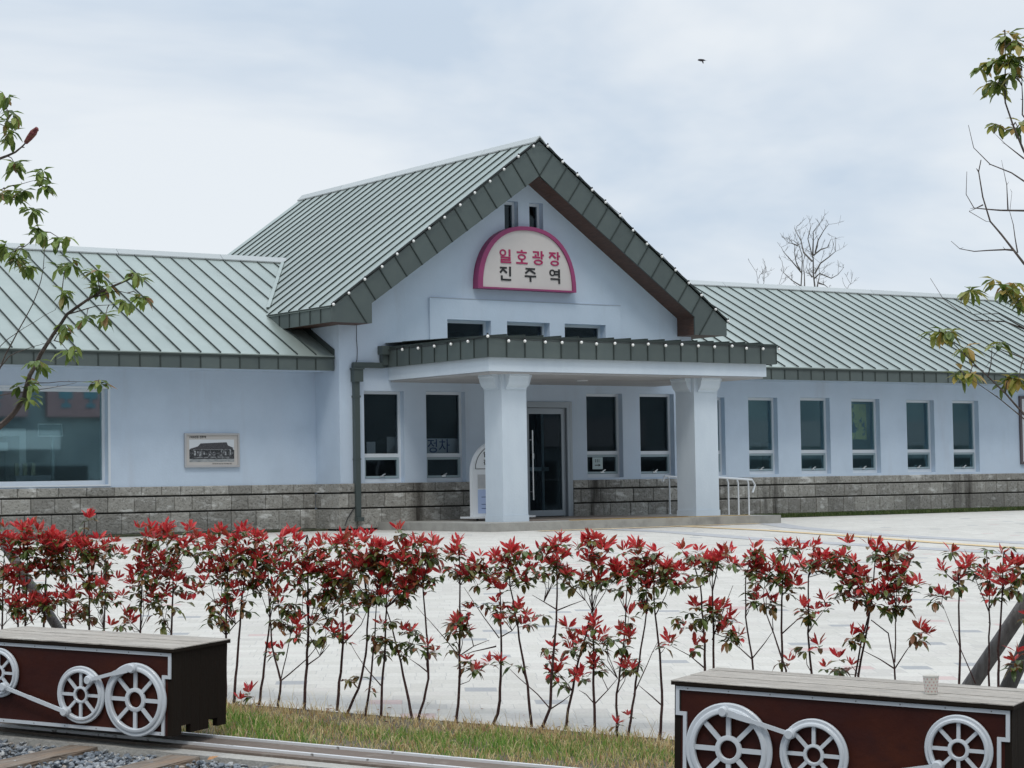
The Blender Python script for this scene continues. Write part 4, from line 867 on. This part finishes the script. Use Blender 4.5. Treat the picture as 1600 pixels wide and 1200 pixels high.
def rvec(zlo, zhi):
    a = R.uniform(0, 2*pi); z = R.uniform(zlo, zhi); q = sqrt(max(0, 1-z*z)); return Vector((cos(a)*q, sin(a)*q, z))
M_red = leafmat('red_shoots', [(0, (.42, .024, .034)), (.35, (.68, .05, .058)), (.65, (.80, .11, .10)), (.85, (.42, .06, .045)), (1, (.30, .10, .04))], .4, .42)
M_grn = leafmat('bronze_green_leaves', [(0, (.045, .08, .018)), (.35, (.10, .15, .03)), (.6, (.15, .15, .035)), (.82, (.19, .10, .03)), (1, (.26, .06, .035))], .35, .2)
M_bark = mat('dark_red_bark', (.045, .018, .016), .8, noise=(30, (.10, .05, .045), .5, .7, (1, 1, 1)), bump=(60, .5))
def rosette(red, grn, p, sz, redness):
    if R.random() < redness:
        k = R.randint(6, 9)
        for i in range(k):
            d = rvec(.42, .98); leaf(red, p+d*.004, d, rvec(.3, 1), sz*R.uniform(.8, 1.3), sz*.29, .10)
        for i in range(R.randint(2, 4)):
            d = rvec(-.25, .35); leaf(red if R.random() < .12 else grn, p-Vector((0, 0, .012)), d, Vector((d.x*.3, d.y*.3, 1)), sz*R.uniform(.95, 1.3), sz*.42, .3)
    else:
        for i in range(R.randint(4, 7)):
            d = rvec(-.7, .35); leaf(grn, p, d, Vector((d.x*.6, d.y*.6, .8)), sz*R.uniform(.9, 1.35), sz*.44, .28)
# survey of the hedge: stems (picture points) and leafy patches (x, y, rx, ry) on the hedge's own upright plane
HEDGE = [
 ([[(3, 1100), (3, 980), (6, 870)]], [(6, 855, 22, 35), (12, 935, 25, 32)], 'A'),
 ([[(28, 1100), (28, 977), (32, 850)]], [(35, 848, 25, 32), (30, 925, 22, 38)], 'A'),
 ([[(42, 1100), (40, 977), (44, 850)]], [(62, 860, 25, 38), (46, 955, 22, 20)], 'A'),
 ([[(70, 1100), (68, 977), (74, 850)]], [(84, 878, 30, 42), (72, 950, 25, 24)], 'A'),
 ([[(103, 1100), (102, 977), (104, 850)]], [(106, 868, 28, 38), (112, 945, 26, 26)], 'A'),
 ([[(142, 1100), (140, 983), (139, 900), (130, 840), (133, 815)]], [(142, 880, 26, 34), (133, 818, 12, 10)], 'A'),
 ([[(164, 1100), (163, 983), (166, 880)]], [(166, 862, 32, 26), (155, 925, 26, 28), (130, 962, 24, 15)], 'A'),
 ([[(220, 1105), (219, 987), (222, 903), (235, 850)]], [(236, 838, 26, 20), (226, 882, 18, 30), (215, 932, 22, 22), (192, 975, 18, 16)], 'A'),
 ([[(268, 1105), (268, 990), (271, 891), (275, 850)]], [(277, 848, 36, 28), (267, 900, 30, 34), (260, 952, 26, 28)], 'A'),
 ([[(353, 1105), (353, 993), (356, 897), (345, 860)], [(353, 993), (368, 975), (395, 950)]], [(345, 858, 34, 30), (335, 910, 30, 30), (345, 962, 28, 24)], 'A'),
 ([[(365, 1104), (370, 1040), (374.7, 977), (378, 934), (388, 870)]], [(386, 850, 28, 24), (392, 890, 24, 30), (381, 935, 18, 24), (392, 1088, 13, 14)], 'B'),
 ([[(404, 1103), (417, 1010), (422, 968), (418, 880)]], [(415, 862, 28, 26), (415, 902, 26, 26), (422, 1018, 10, 12)], 'B'),
 ([[(434, 1113), (438.5, 1064), (425, 1010), (420.5, 944), (430, 900)], [(438.5, 1064), (455, 990), (468.5, 911), (468, 860)], [(438.5, 1064), (480, 1030), (515, 985)]], [(440, 950, 24, 36), (445, 880, 18, 25)], 'B'),
 ([[(474.5, 1113), (479, 1040), (482, 980), (480, 836)], [(479, 1040), (500, 1025), (515, 1007)]], [(476, 850, 30, 22), (490, 900, 30, 38), (482, 985, 27, 20)], 'B'),
 ([[(526, 1116), (532, 1050), (536, 1007), (534, 900)], [(536, 1007), (520, 990), (512, 960)], [(536, 1007), (565, 975), (580, 940)]], [(530, 890, 32, 42), (525, 945, 30, 24), (535, 992, 24, 14)], 'B'),
 ([[(539, 1112), (560, 1076), (572, 1022), (576.5, 944), (562, 870)]], [(560, 857, 30, 24), (566, 910, 34, 38), (548, 1057, 12, 12)], 'B'),
 ([[(570.5, 1115), (578, 1070), (584, 1007), (590, 930)]], [(588, 1005, 12, 20), (598, 885, 24, 38), (578, 1075, 6, 8)], 'B'),
 ([[(594.5, 1118), (596.6, 1070), (602, 1010), (603.5, 950), (608, 880)], [(596, 1072), (565, 1035), (548, 1004)]], [(612, 868, 28, 28), (614, 925, 32, 26), (604, 985, 18, 20)], 'B'),
 ([[(645.5, 1124), (635, 1075), (626, 1034), (611, 974), (603.5, 950)]], [(640, 900, 26, 30), (638, 992, 20, 22), (624, 1020, 6, 10)], 'B'),
 ([[(651.5, 1124), (662, 1095), (669.5, 1061), (668, 1007), (660.5, 914), (659, 848)], [(668, 1050), (655, 1040), (640, 1030)]], [(658, 864, 28, 28), (655, 905, 30, 22), (676, 1016, 24, 13), (625, 828, 14, 12)], 'B'),
 ([[(711.5, 1131), (716, 1100), (718.3, 1070), (718.3, 1022), (719, 914), (717.5, 851)], [(718, 1026), (685, 985), (650, 947)], [(719, 1024), (740, 1010), (765, 1000)]], [(718, 855, 15, 10), (716, 880, 28, 20), (738, 900, 20, 18), (715, 986, 26, 20), (737, 1042, 16, 14), (728, 958, 10, 6)], 'B'),
 ([[(767, 1143), (777, 1115), (780.5, 1094), (783, 1040), (783, 998), (780.5, 914)], [(780, 997), (746, 950), (725, 917)], [(783, 995), (800, 985), (812, 970)], [(775, 1010), (740, 1018), (722, 1025)]], [(766, 885, 26, 18), (780, 910, 22, 14), (786, 952, 20, 20), (788, 1037, 16, 12), (752, 945, 14, 14)], 'B'),
 ([[(831.5, 1146), (824, 1070), (809, 980), (797, 917), (795, 880)]], [(805, 865, 25, 15), (820, 890, 30, 24), (815, 965, 26, 15), (814, 1038, 6, 8)], 'B'),
 ([[(842, 1145), (852, 1125), (860, 1106), (862, 1060), (864.5, 1025), (870.5, 950), (869, 854)], [(860, 1108), (840, 1085), (795, 1045)], [(870, 954), (890, 945), (914, 938)], [(869, 952), (850, 940), (832, 930)]], [(870, 850, 16, 12), (870, 880, 25, 24), (896, 905, 20, 16), (845, 862, 8, 8)], 'B'),
 ([[(882.5, 1152), (888, 1110), (894.5, 1079), (903.5, 1034), (920, 974), (930, 930)], [(860, 1108), (880, 1095), (893, 1085)]], [(888, 985, 14, 10), (885, 1012, 22, 16), (862, 1045, 18, 15), (890, 1060, 24, 14)], 'B'),
 ([[(929.5, 1148), (928, 1085), (926, 956), (924.5, 870)], [(929, 1100), (950, 1078), (965, 1060)], [(929, 1100), (915, 1085), (905, 1078)]], [(928, 860, 26, 20), (936, 895, 30, 30), (925, 995, 26, 24), (935, 1040, 15, 15)], 'B'),
 ([[(964, 1148), (963.5, 1085), (972.5, 1025), (978, 956), (980, 900)]], [(970, 970, 12, 10), (978, 1000, 22, 16), (985, 1045, 22, 14), (972, 905, 20, 22), (968, 1122, 7, 12)], 'B'),
 ([[(980.5, 1147), (993.5, 1067), (1004, 998), (1010, 956), (1008, 880)], [(990, 1085), (1010, 1040), (1028, 1000)]], [(998, 862, 20, 14), (1003, 905, 24, 24), (1010, 940, 20, 14)], 'B'),
 ([[(1029.5, 1149), (1035.5, 1100), (1031, 1022), (1023.5, 956), (1019, 870)], [(1034, 1102), (1015, 1085), (998, 1071)], [(1025, 960), (1040, 930), (1048, 905)]], [(1018, 860, 12, 12), (1024, 890, 20, 18), (1046, 902, 24, 20), (1046, 1006, 12, 10)], 'B'),
 ([[(1103, 1170), (1101.5, 1044), (1100.5, 989), (1094, 917), (1082, 870)], [(1101, 1044), (1078, 1025), (1050, 1010)]], [(1080, 868, 18, 15), (1056, 902, 24, 15), (1092, 890, 18, 14), (1095, 960, 20, 16), (1070, 975, 15, 12), (1092, 1010, 12, 12)], 'C'),
 ([[(1116, 1170), (1115, 1042), (1115, 989), (1113.5, 924), (1126, 862)], [(1113, 1000), (1135, 940), (1145, 915)]], [(1127, 865, 18, 14), (1115, 887, 20, 16), (1125, 960, 20, 18), (1147, 985, 20, 20)], 'C'),
 ([[(1178, 1170), (1176.5, 1045), (1175, 1026), (1165, 964), (1165, 902), (1176, 862)], [(1175, 1030), (1155, 1012), (1140, 1000)], [(1176, 1028), (1195, 1005), (1208, 985)]], [(1176, 860, 12, 9), (1172, 885, 25, 18), (1180, 925, 16, 20), (1196, 945, 15, 15)], 'C'),
 ([[(1229, 1170), (1228.5, 1047), (1208.5, 989), (1197.6, 960)]], [(1200, 898, 15, 14), (1220, 1035, 8, 8)], 'C'),
 ([[(1223, 1170), (1222, 1047), (1221, 982), (1223, 899), (1230, 855)], [(1222, 910), (1200, 890), (1190, 870)], [(1222, 990), (1245, 970), (1262, 955)]], [(1230, 862, 22, 15), (1230, 892, 28, 20), (1240, 925, 13, 13)], 'C'),
 ([[(1270, 1170), (1268, 1051), (1263, 989), (1263, 902), (1273, 855)]], [(1274, 856, 9, 10), (1276, 886, 22, 18), (1270, 952, 16, 22), (1268, 1010, 13, 12)], 'C'),
 ([[(1335, 1170), (1336.4, 1055), (1346, 1004), (1359, 953), (1340, 900)]], [(1316, 860, 14, 12), (1308, 885, 30, 18), (1334, 905, 26, 20), (1320, 926, 16, 12)], 'C'),
 ([[(1340, 1170), (1341, 1055), (1350, 1004), (1362, 940), (1368, 870)]], [(1370, 862, 13, 15), (1352, 930, 30, 22), (1340, 995, 22, 12), (1308, 1040, 22, 12)], 'C'),
 ([[(1400, 1170), (1398.8, 1060), (1397, 1038), (1388, 989), (1361, 968)], [(1398, 1035), (1399, 1000), (1400, 950), (1400, 880)], [(1398, 1045), (1375, 1030), (1345, 1015)], [(1398, 1045), (1415, 1020), (1428, 1000)]], [(1402, 868, 24, 16), (1392, 900, 30, 20), (1400, 940, 25, 20), (1434, 918, 12, 12), (1430, 992, 18, 12)], 'C'),
 ([[(1498, 1170), (1499, 1067), (1499.5, 990), (1497.7, 884), (1488, 866)], [(1524, 1068), (1495, 1000), (1475, 951)], [(1497, 912), (1482, 900), (1476, 893)]], [(1487, 862, 7, 7), (1476, 892, 7, 8), (1497, 908, 10, 14), (1468, 942, 14, 12)], 'C'),
 ([[(1545, 1170), (1545, 1033), (1547, 917), (1541, 862)], [(1545, 955), (1530, 920), (1520, 895)], [(1546, 950), (1560, 925), (1575, 905)]], [(1518, 884, 18, 16), (1541, 864, 8, 10), (1546, 902, 18, 12), (1555, 938, 12, 10)], 'C'),
 ([[(1558, 1170), (1560, 1015), (1566, 931), (1568, 862)]], [(1567, 862, 9, 13), (1578, 895, 20, 14), (1570, 915, 18, 12)], 'C'),
 ([[(1610, 1170), (1606, 1000), (1604, 900)]], [(1602, 900, 14, 14), (1604, 962, 14, 12), (1592, 1030, 10, 18)], 'C')]
ORD = ['first', 'second', 'third', 'fourth', 'fifth', 'sixth', 'seventh', 'eighth', 'ninth', 'tenth', 'eleventh', 'twelfth', 'thirteenth', 'fourteenth', 'fifteenth', 'sixteenth', 'seventeenth', 'eighteenth', 'nineteenth', 'twentieth']
cnt = {'A': 0, 'B': 0, 'C': 0}
WH = {'A': 'behind the left bench', 'B': 'between the two benches', 'C': 'behind the right bench'}
for stems, blobs, zone in HEDGE:
    cnt[zone] += 1; tt = 1.5+R.uniform(-.07, .07)
    def hp(x, y): return hedge_pt(x, y, tt)
    b0 = hp(*stems[0][0]); gzb = gnear(b0.y)+.045
    lb = f"{ORD[cnt[zone]-1]} red-tipped shrub from the left among those rooted {WH[zone]}"
    root = thing('photinia_shrub', lb, 'shrub', (b0.x, b0.y, gzb), 'red-tipped shrubs of the hedge')
    sm = MB()
    for k, st_ in enumerate(stems):
        P_ = [hp(x, y) for x, y in st_]
        if k == 0 and P_[0].z < gzb-.02: 
            P_ = [p for p in P_ if p.z > gzb+.03]; P_.insert(0, Vector((b0.x, b0.y, gzb-.02)))
        elif k == 0: P_[0] = Vector((P_[0].x, P_[0].y, gzb-.02))
        # subdivide with slight wobble
        Q = [P_[0]]
        for a, b2 in zip(P_[:-1], P_[1:]):
            nn_ = max(1, int((b2-a).length/.06))
            for j in range(1, nn_+1): Q.append(a.lerp(b2, j/nn_)+Vector((R.uniform(-1, 1), R.uniform(-1, 1), R.uniform(-1, 1)))*.0025)
        r0 = (.0095 if k == 0 else .0042)*R.uniform(.85, 1.1); m_ = len(Q)
        sm.tube(Q, [r0*(1-.68*i/max(1, m_-1)) for i in range(m_)], 6)
        for j in range(0, m_-1, 3):   # small side buds
            d = rvec(0, .8); sm.tube([Q[j], Q[j]+d*.012], [.002, .0008], 4)
    red, grn = ([], []), ([], [])
    main = [hp(x, y) for st_ in stems for x, y in st_]
    for (bx, by, rx, ry) in blobs:
        area = pi*rx*ry; nr = max(2, int(area/(108 if by < 930 else 125))); c3 = hp(bx, by)
        lowp = hp(bx, by+ry*.5); near = min(main, key=lambda p: (p-lowp).length+(.10 if p.z > lowp.z+.03 else 0))
        top = by < 930
        for i in range(nr):
            a = R.uniform(0, 2*pi); q = sqrt(R.random()); dx, dy = cos(a)*q*rx, sin(a)*q*ry
            p = hp(bx+dx, by+dy)+TN*R.uniform(-.09, .09)
            rel = -dy/ry             # +1 top, -1 bottom
            redness = .61+.50*rel if top else .48+.42*rel
            if zone != 'A' and 'A' != zone: redness -= .03
            rosette(red, grn, p, (.060 if rx > 9 else .048)*R.uniform(.75, 1.15), redness)
            if i % 5 == 0 and nr > 2:
                m_ = near.lerp(p, .5)+(p-near).cross(fw)*R.uniform(-.18, .18)+Vector((0, 0, -.01)); sm.tube([near, near.lerp(m_, .6), m_, p], [.0026, .0023, .002, .0013], 4, False)
        if nr <= 2: sm.tube([near, c3], [.0028, .0016], 4, False)
    sm.build('stem', M_bark, root); mk(red, 'red_leaves', M_red, root); mk(grn, 'green_leaves', M_grn, root)
fl = ([], [])
for _ in range(150):
    p = P3(R.uniform(-3.2, 3), R.triangular(.5, 2.1, 1.5)); p.z = gnear(p.y)+.058 if (p-TO).dot(TN) < 1.5 else gz(p.y)+.006
    a = R.uniform(0, 2*pi); leaf(fl, p, Vector((cos(a), sin(a), R.uniform(0, .25))), Vector((R.uniform(-.4, .4), R.uniform(-.4, .4), 1)), R.uniform(.02, .045), .013, .1)
tag(mk(fl, 'fallen_leaves', leafmat('fallen_leaf', [(0, (.20, .03, .02)), (.5, (.30, .12, .05)), (1, (.12, .07, .03))], .8, .1), None), 'small fallen leaves scattered along the foot of the hedge', 'fallen leaves', kind='stuff')
# ---- young trees at both sides
M_tb = mat('tree_bark', (.075, .058, .05), .85, noise=(20, (.13, .105, .09), .45, .65, (1, 1, 1)), bump=(50, .6))
def young(name, label, base_px, t0, limbs, clusters, ramp, lsz, extra=None):
    b0 = hedge_pt(*base_px, t0); b0.z = gnear(b0.y)+.045
    root = thing(name, label, 'tree', b0)
    tr = MB(); hp = lambda x, y, j=0: hedge_pt(x, y, t0+j)
    tr.tube([b0+Vector((0, 0, -.03)), b0+Vector((.02, 0, .5)), b0+Vector((-.03, .02, 1.1)), b0+Vector((.03, 0, 1.7)), b0+Vector((-.02, .02, 2.4)), b0+Vector((.05, .0, 3.1)), b0+Vector((.02, .04, 3.7))], [.055, .05, .045, .038, .028, .017, .006], 12); tr.build('trunk', M_tb, root, True)
    br = MB(); nodes = []
    for rad, j0, j1, pts in limbs:
        m_ = len(pts); P_ = [hp(x, y, j0+(j1-j0)*i/max(1, m_-1)) for i, (x, y) in enumerate(pts)]; Q = [P_[0]]
        for a, b2 in zip(P_[:-1], P_[1:]):
            nn_ = max(1, int((b2-a).length/.07))
            for j in range(1, nn_+1): Q.append(a.lerp(b2, j/nn_)+Vector((R.uniform(-1, 1), R.uniform(-1, 1), R.uniform(-1, 1)))*.004)
        nodes += Q; l_ = len(Q); br.tube(Q, [rad*(1-.82*(i/max(1, l_-1))**.7) for i in range(l_)], 7)
        for j in range(1, l_, 3): br.tube([Q[j], Q[j]+rvec(-.2, .9)*.02], [rad*.3, rad*.12], 4)
    lv = ([], [])
    for (x, y, r) in clusters:
        c3 = hp(x, y, R.uniform(-.1, .1)); near = min(nodes, key=lambda p: (p-c3).length); br.tube([near, near.lerp(c3, .5)+Vector((0, 0, .02)), c3], [.004, .003, .002], 5, False)
        for i in range(max(2, int(r/3.6))):
            p = hp(x+R.uniform(-.55, .55)*r, y+R.uniform(-.6, .3)*r, R.uniform(-.08, .08))
            for k in range(R.randint(4, 6)):
                d = rvec(-.92, -.1) if R.random() < .75 else rvec(-.3, .5); leaf(lv, p, d, Vector((d.x, d.y, .7)), lsz*R.uniform(.7, 1.1), lsz*.33, .2)
    br.build('branch', M_tb, root, True); mk(lv, 'leaves', leafmat(name+'_leaves', ramp, .45, .35), root)
young('young_tree', 'young tree with drooping green leaves at the photo\'s left edge', (-70, 1100), 1.75,
 [(.034, 0, 0, [(-100, 800), (-70, 745), (-30, 690), (0, 666), (23, 645), (37, 622), (47, 587), (63, 554), (84, 521), (105, 491), (140, 465), (173, 449), (205, 435)]),
  (.010, 0, .1, [(-60, 700), (-25, 620), (0, 575), (9, 554), (28, 517), (51, 475), (65, 437), (70, 386)]), (.005, 0, 0, [(-30, 610), (0, 540), (37, 512), (86, 484), (96, 462)]),
  (.006, 0, -.1, [(-20, 600), (14, 556), (51, 542), (84, 531)]), (.004, 0, 0, [(47, 600), (93, 596), (140, 596), (154, 598)]), (.005, 0, 0, [(-20, 625), (0, 618), (40, 612), (120, 598)]), (.006, 0, 0, [(105, 491), (154, 477), (187, 476)]), (.007, 0, 0, [(140, 465), (185, 455), (215, 462)]),
  (.024, .1, 0, [(-90, 300), (-40, 260), (0, 247), (23, 238), (44, 220)]), (.007, 0, 0, [(-60, 330), (-10, 300), (20, 290), (60, 280)]), (.008, 0, 0, [(-50, 430), (-10, 405), (40, 385), (62, 362)]), (.006, 0, 0, [(-50, 220), (-10, 190), (8, 165)])],
 [(6, 150, 13), (14, 185, 22), (20, 212, 16), (25, 260, 16), (60, 277, 20), (72, 292, 12), (28, 305, 22), (50, 330, 12), (8, 300, 18), (61, 363, 18), (96, 374, 19), (20, 395, 26), (35, 415, 22), (103, 413, 19), (0, 385, 16), (150, 430, 20), (162, 450, 18), (208, 433, 17), (218, 462, 15), (196, 470, 16), (135, 497, 9), (165, 495, 12), (104, 460, 12), (100, 515, 16), (106, 548, 17), (62, 572, 17), (40, 600, 19), (48, 622, 10), (155, 600, 11)],
 [(0, (.06, .10, .02)), (.4, (.15, .23, .045)), (.85, (.28, .36, .09)), (1, (.30, .16, .08))], .108)
ob = bpy.data.objects['young_tree']
a_, b2 = hedge_pt(40, 223, 1.76), hedge_pt(58, 200, 1.75); mb = MB().tube([a_, a_.lerp(b2, .35), a_.lerp(b2, .7), b2], [.014, .021, .024, .012], 9)
for k in range(22):
    q = a_.lerp(b2, R.uniform(.3, .98)); mb.ball(q+rvec(-1, 1)*.015, .0085, 6)
mb.build('bud', mat('reddish_bud', (.22, .05, .06), .8, noise=(60, (.28, .12, .08), .5, .6, (1, 1, 1)), bump=(80, 1)), ob)
young('young_tree', 'sparse young tree with bare twigs and yellowing leaves at the photo\'s right edge', (1690, 1190), 1.7,
 [(.013, 0, 0, [(1690, 520), (1640, 455), (1600, 411), (1584, 391), (1564, 366), (1548, 346), (1536, 309), (1529, 269), (1534, 250)]), (.007, 0, 0, [(1640, 300), (1600, 283), (1581, 269), (1547, 258), (1522, 230), (1514, 196)]),
  (.007, 0, .1, [(1640, 335), (1600, 329), (1564, 329), (1522, 326), (1510, 303), (1512, 269)]), (.006, 0, 0, [(1584, 391), (1570, 391), (1522, 393), (1500, 388), (1485, 377)]), (.004, 0, 0, [(1536, 320), (1515, 330), (1540, 345), (1548, 346)]),
  (.011, 0, 0, [(1650, 330), (1600, 235), (1584, 196), (1570, 159), (1571, 100), (1570, 48)]), (.008, 0, 0, [(1640, 240), (1598, 180), (1596, 110)]), (.004, 0, 0, [(1600, 248), (1570, 225), (1553, 207)]), (.004, 0, 0, [(1575, 330), (1572, 290), (1566, 250)]), (.004, 0, 0, [(1590, 395), (1578, 330), (1580, 300)]),
  (.006, 0, 0, [(1650, 530), (1600, 513), (1570, 502), (1520, 500), (1474, 468), (1454, 434)]), (.004, 0, 0, [(1600, 513), (1560, 490), (1520, 490), (1500, 470)]), (.004, 0, 0, [(1620, 500), (1590, 480), (1570, 455)]),
  (.010, 0, 0, [(1670, 720), (1600, 649), (1570, 615), (1525, 570), (1491, 538), (1470, 520)]), (.006, 0, 0, [(1640, 680), (1600, 655), (1560, 622), (1530, 600), (1505, 585)]), (.004, 0, 0, [(1543, 590), (1547, 570), (1550, 540), (1560, 532)]), (.004, 0, 0, [(1600, 560), (1560, 545), (1540, 575)])],
 [(1571, 58, 13), (1590, 68, 14), (1578, 95, 20), (1556, 92, 9), (1532, 104, 10), (1552, 138, 20), (1592, 92, 14), (1582, 118, 12), (1558, 195, 7), (1590, 198, 13), (1516, 455, 12), (1556, 441, 9), (1577, 450, 18), (1592, 466, 15), (1466, 522, 14), (1482, 522, 11), (1511, 545, 5), (1563, 540, 10), (1498, 585, 12), (1516, 582, 8), (1575, 595, 16), (1592, 592, 12)],
 [(0, (.06, .11, .018)), (.45, (.16, .22, .04)), (.8, (.36, .34, .07)), (1, (.42, .24, .07))], .10)
# timber props
M_prop = mat('weathered_prop', (.19, .185, .185), .85, noise=(8, (.12, .115, .115), .4, .62, (6, 6, 1)), bump=(30, .5, (8, 8, 1)))
pr = thing('tree_prop', 'slanting grey timber prop behind the left bench', 'tree prop', hedge_pt(92, 1090, 1.75), 'timber props of the young trees')
a_, b2 = hedge_pt(-90, 700, 1.75), hedge_pt(128, 1040, 1.75); MB().tube([a_, a_.lerp(b2, .5), b2], [.030, .033, .034], 12).build('pole', M_prop, pr, True)
pr = thing('tree_prop', 'pair of dark timber props crossing behind the right bench at the photo\'s right edge', 'tree prop', hedge_pt(1527, 1120, 1.8), 'timber props of the young trees')
a_, b2 = hedge_pt(1720, 770, 1.8), hedge_pt(1480, 1125, 1.8); MB().tube([a_, a_.lerp(b2, .5), b2], [.038, .041, .042], 12).build('pole', M_prop, pr, True)
a_, b2 = hedge_pt(1700, 800, 1.9), hedge_pt(1545, 1140, 1.9); MB().tube([a_, a_.lerp(b2, .5), b2], [.036, .040, .042], 12).build('pole', mat('dark_prop', (.09, .088, .088), .85, bump=(30, .5, (8, 8, 1))), pr, True)
# ---- bare trees far behind the right wing
M_bt = mat('bare_bark', (.11, .10, .09), .9)
def bare_px(lab, limbs, D, seed, r0=.10, tw_n=1.0):
    """limbs surveyed on the 8x enlargement of the roofline (origin 1150,340)"""
    rr = random.Random(seed)
    def pt(X, Y, j): return CAM+ray(1150+X/8, 340+Y/8)*(D+j)
    x0_, y0_ = limbs[0][0]; b = pt(x0_, y0_, 0); root = thing('bare_tree', lab, 'tree', (b.x, b.y, .4), 'leafless trees behind the right wing'); tr, tw = MB(), MB()
    for k, l_ in enumerate(limbs):
        dj = 0 if k == 0 else rr.uniform(-2.2, 2.2); n_ = len(l_)
        P = [pt(X, Y, dj*i/max(1, n_-1)) for i, (X, Y) in enumerate(l_)]
        if k == 0: P = [Vector((b.x, b.y, .4)), Vector((b.x, b.y, 4))]+P
        Q = [P[0]]
        for a, c in zip(P[:-1], P[1:]):
            q = max(1, int((c-a).length/.35))
            for z in range(1, q+1): Q.append(a.lerp(c, z/q)+Vector((rr.uniform(-1, 1), rr.uniform(-1, 1), rr.uniform(-1, 1)))*.035)
        ra = r0*.8 if k == 0 else r0*.27; m_ = len(Q)
        (tr if k == 0 else tw).tube(Q, [max(.006, ra*(1-.85*i/(m_-1))) for i in range(m_)], 6)
        for i in range(1, m_):
            if Q[i].z < 7.5: continue
            for _ in range(2 if rr.random() < .6*tw_n else 1):
                d = (Q[i]-Q[i-1]).normalized()*.5+Vector((rr.uniform(-1, 1), rr.uniform(-1, 1), rr.uniform(-.2, 1))); d.normalize(); ln = rr.uniform(.15, .5)
                e_ = Q[i]+d*ln; tw.tube([Q[i], Q[i]+d*ln*.5+Vector((0, 0, -.02)), e_], [.006, .005, .003], 4, False)
                for _k in range(3):
                    d2 = (d+Vector((rr.uniform(-1, 1), rr.uniform(-1, 1), rr.uniform(-.3, 1)))).normalized(); p2 = Q[i]+d*ln*rr.uniform(.4, .9); tw.tube([p2, p2+d2*ln*.45], [.004, .003], 4, False)
    tr.build('trunk', M_bt, root); tw.build('twig', M_bt, root)
bare_px('tallest bare tree with a rounded crown of fine twigs above the right wing roof', [[(975, 870), (965, 700), (955, 520), (935, 420), (900, 250), (925, 110)], [(950, 545), (850, 430), (820, 300), (760, 180), (755, 95)], [(985, 700), (1060, 560), (1180, 500), (1240, 430), (1250, 240)], [(960, 460), (968, 300), (975, 170), (1010, 100)], [(970, 470), (1060, 400), (1140, 370), (1180, 270)], [(990, 440), (1030, 290), (1100, 170), (1140, 80)], [(980, 760), (1060, 700), (1180, 760), (1280, 700), (1350, 610)], [(1010, 900), (1030, 780), (1052, 650)], [(1040, 820), (1100, 840), (1160, 890)], [(950, 740), (860, 660)]], 66, 3, .11)
bare_px('slimmer bare tree just left of the tallest one above the right wing roof', [[(828, 880), (822, 700), (820, 560), (825, 450), (770, 350), (720, 280)], [(820, 690), (700, 550), (610, 430), (565, 385)], [(858, 880), (850, 700), (852, 560), (862, 400)], [(822, 860), (700, 800), (600, 680), (570, 540)], [(800, 650), (740, 540), (725, 350)], [(770, 350), (700, 320), (660, 310)]], 68, 5, .09)
bare_px('small bare tree top leftmost above the right wing roof', [[(292, 840), (250, 680), (190, 575)], [(340, 850), (360, 760), (385, 660)], [(285, 760), (345, 690)]], 70, 8, .04, .4)
bare_px('faint bare twig top between the leftmost and the slimmer bare tree', [[(525, 860), (545, 770), (570, 700)]], 70, 9, .03, .3)
bare_px('low bare twig top rightmost above the right wing roof', [[(1392, 900), (1360, 850), (1335, 800)], [(1392, 890), (1420, 850), (1440, 840)]], 66, 10, .035, .4)
# ---- bird
bc = CAM+ray(1096, 94)*30
bd = thing('bird', 'tiny dark bird flying high in the sky right of the gable', 'bird', bc)
mb = MB(); e1, e2 = rt, -dn
for i in range(9): pass
mb.tube([bc-rt*.055, bc-rt*.04+e2*.004, bc-rt*.01, bc+rt*.03, bc+rt*.06-e2*.004], [.003, .013, .019, .014, .003], 8)
mb.add([bc-rt*.01, bc+rt*.03, bc+rt*.07+e2*.012+fw*.09, bc+rt*.10+e2*.010+fw*.11], [(0, 1, 3, 2)]); mb.add([bc-rt*.005, bc+rt*.025, bc+rt*.028-e2*.06-fw*.07, bc+rt*.012-e2*.055-fw*.06], [(0, 1, 2, 3)])
mb.build('bird_body', mat('bird_dark', (.02, .015, .02), .7), bd, True)
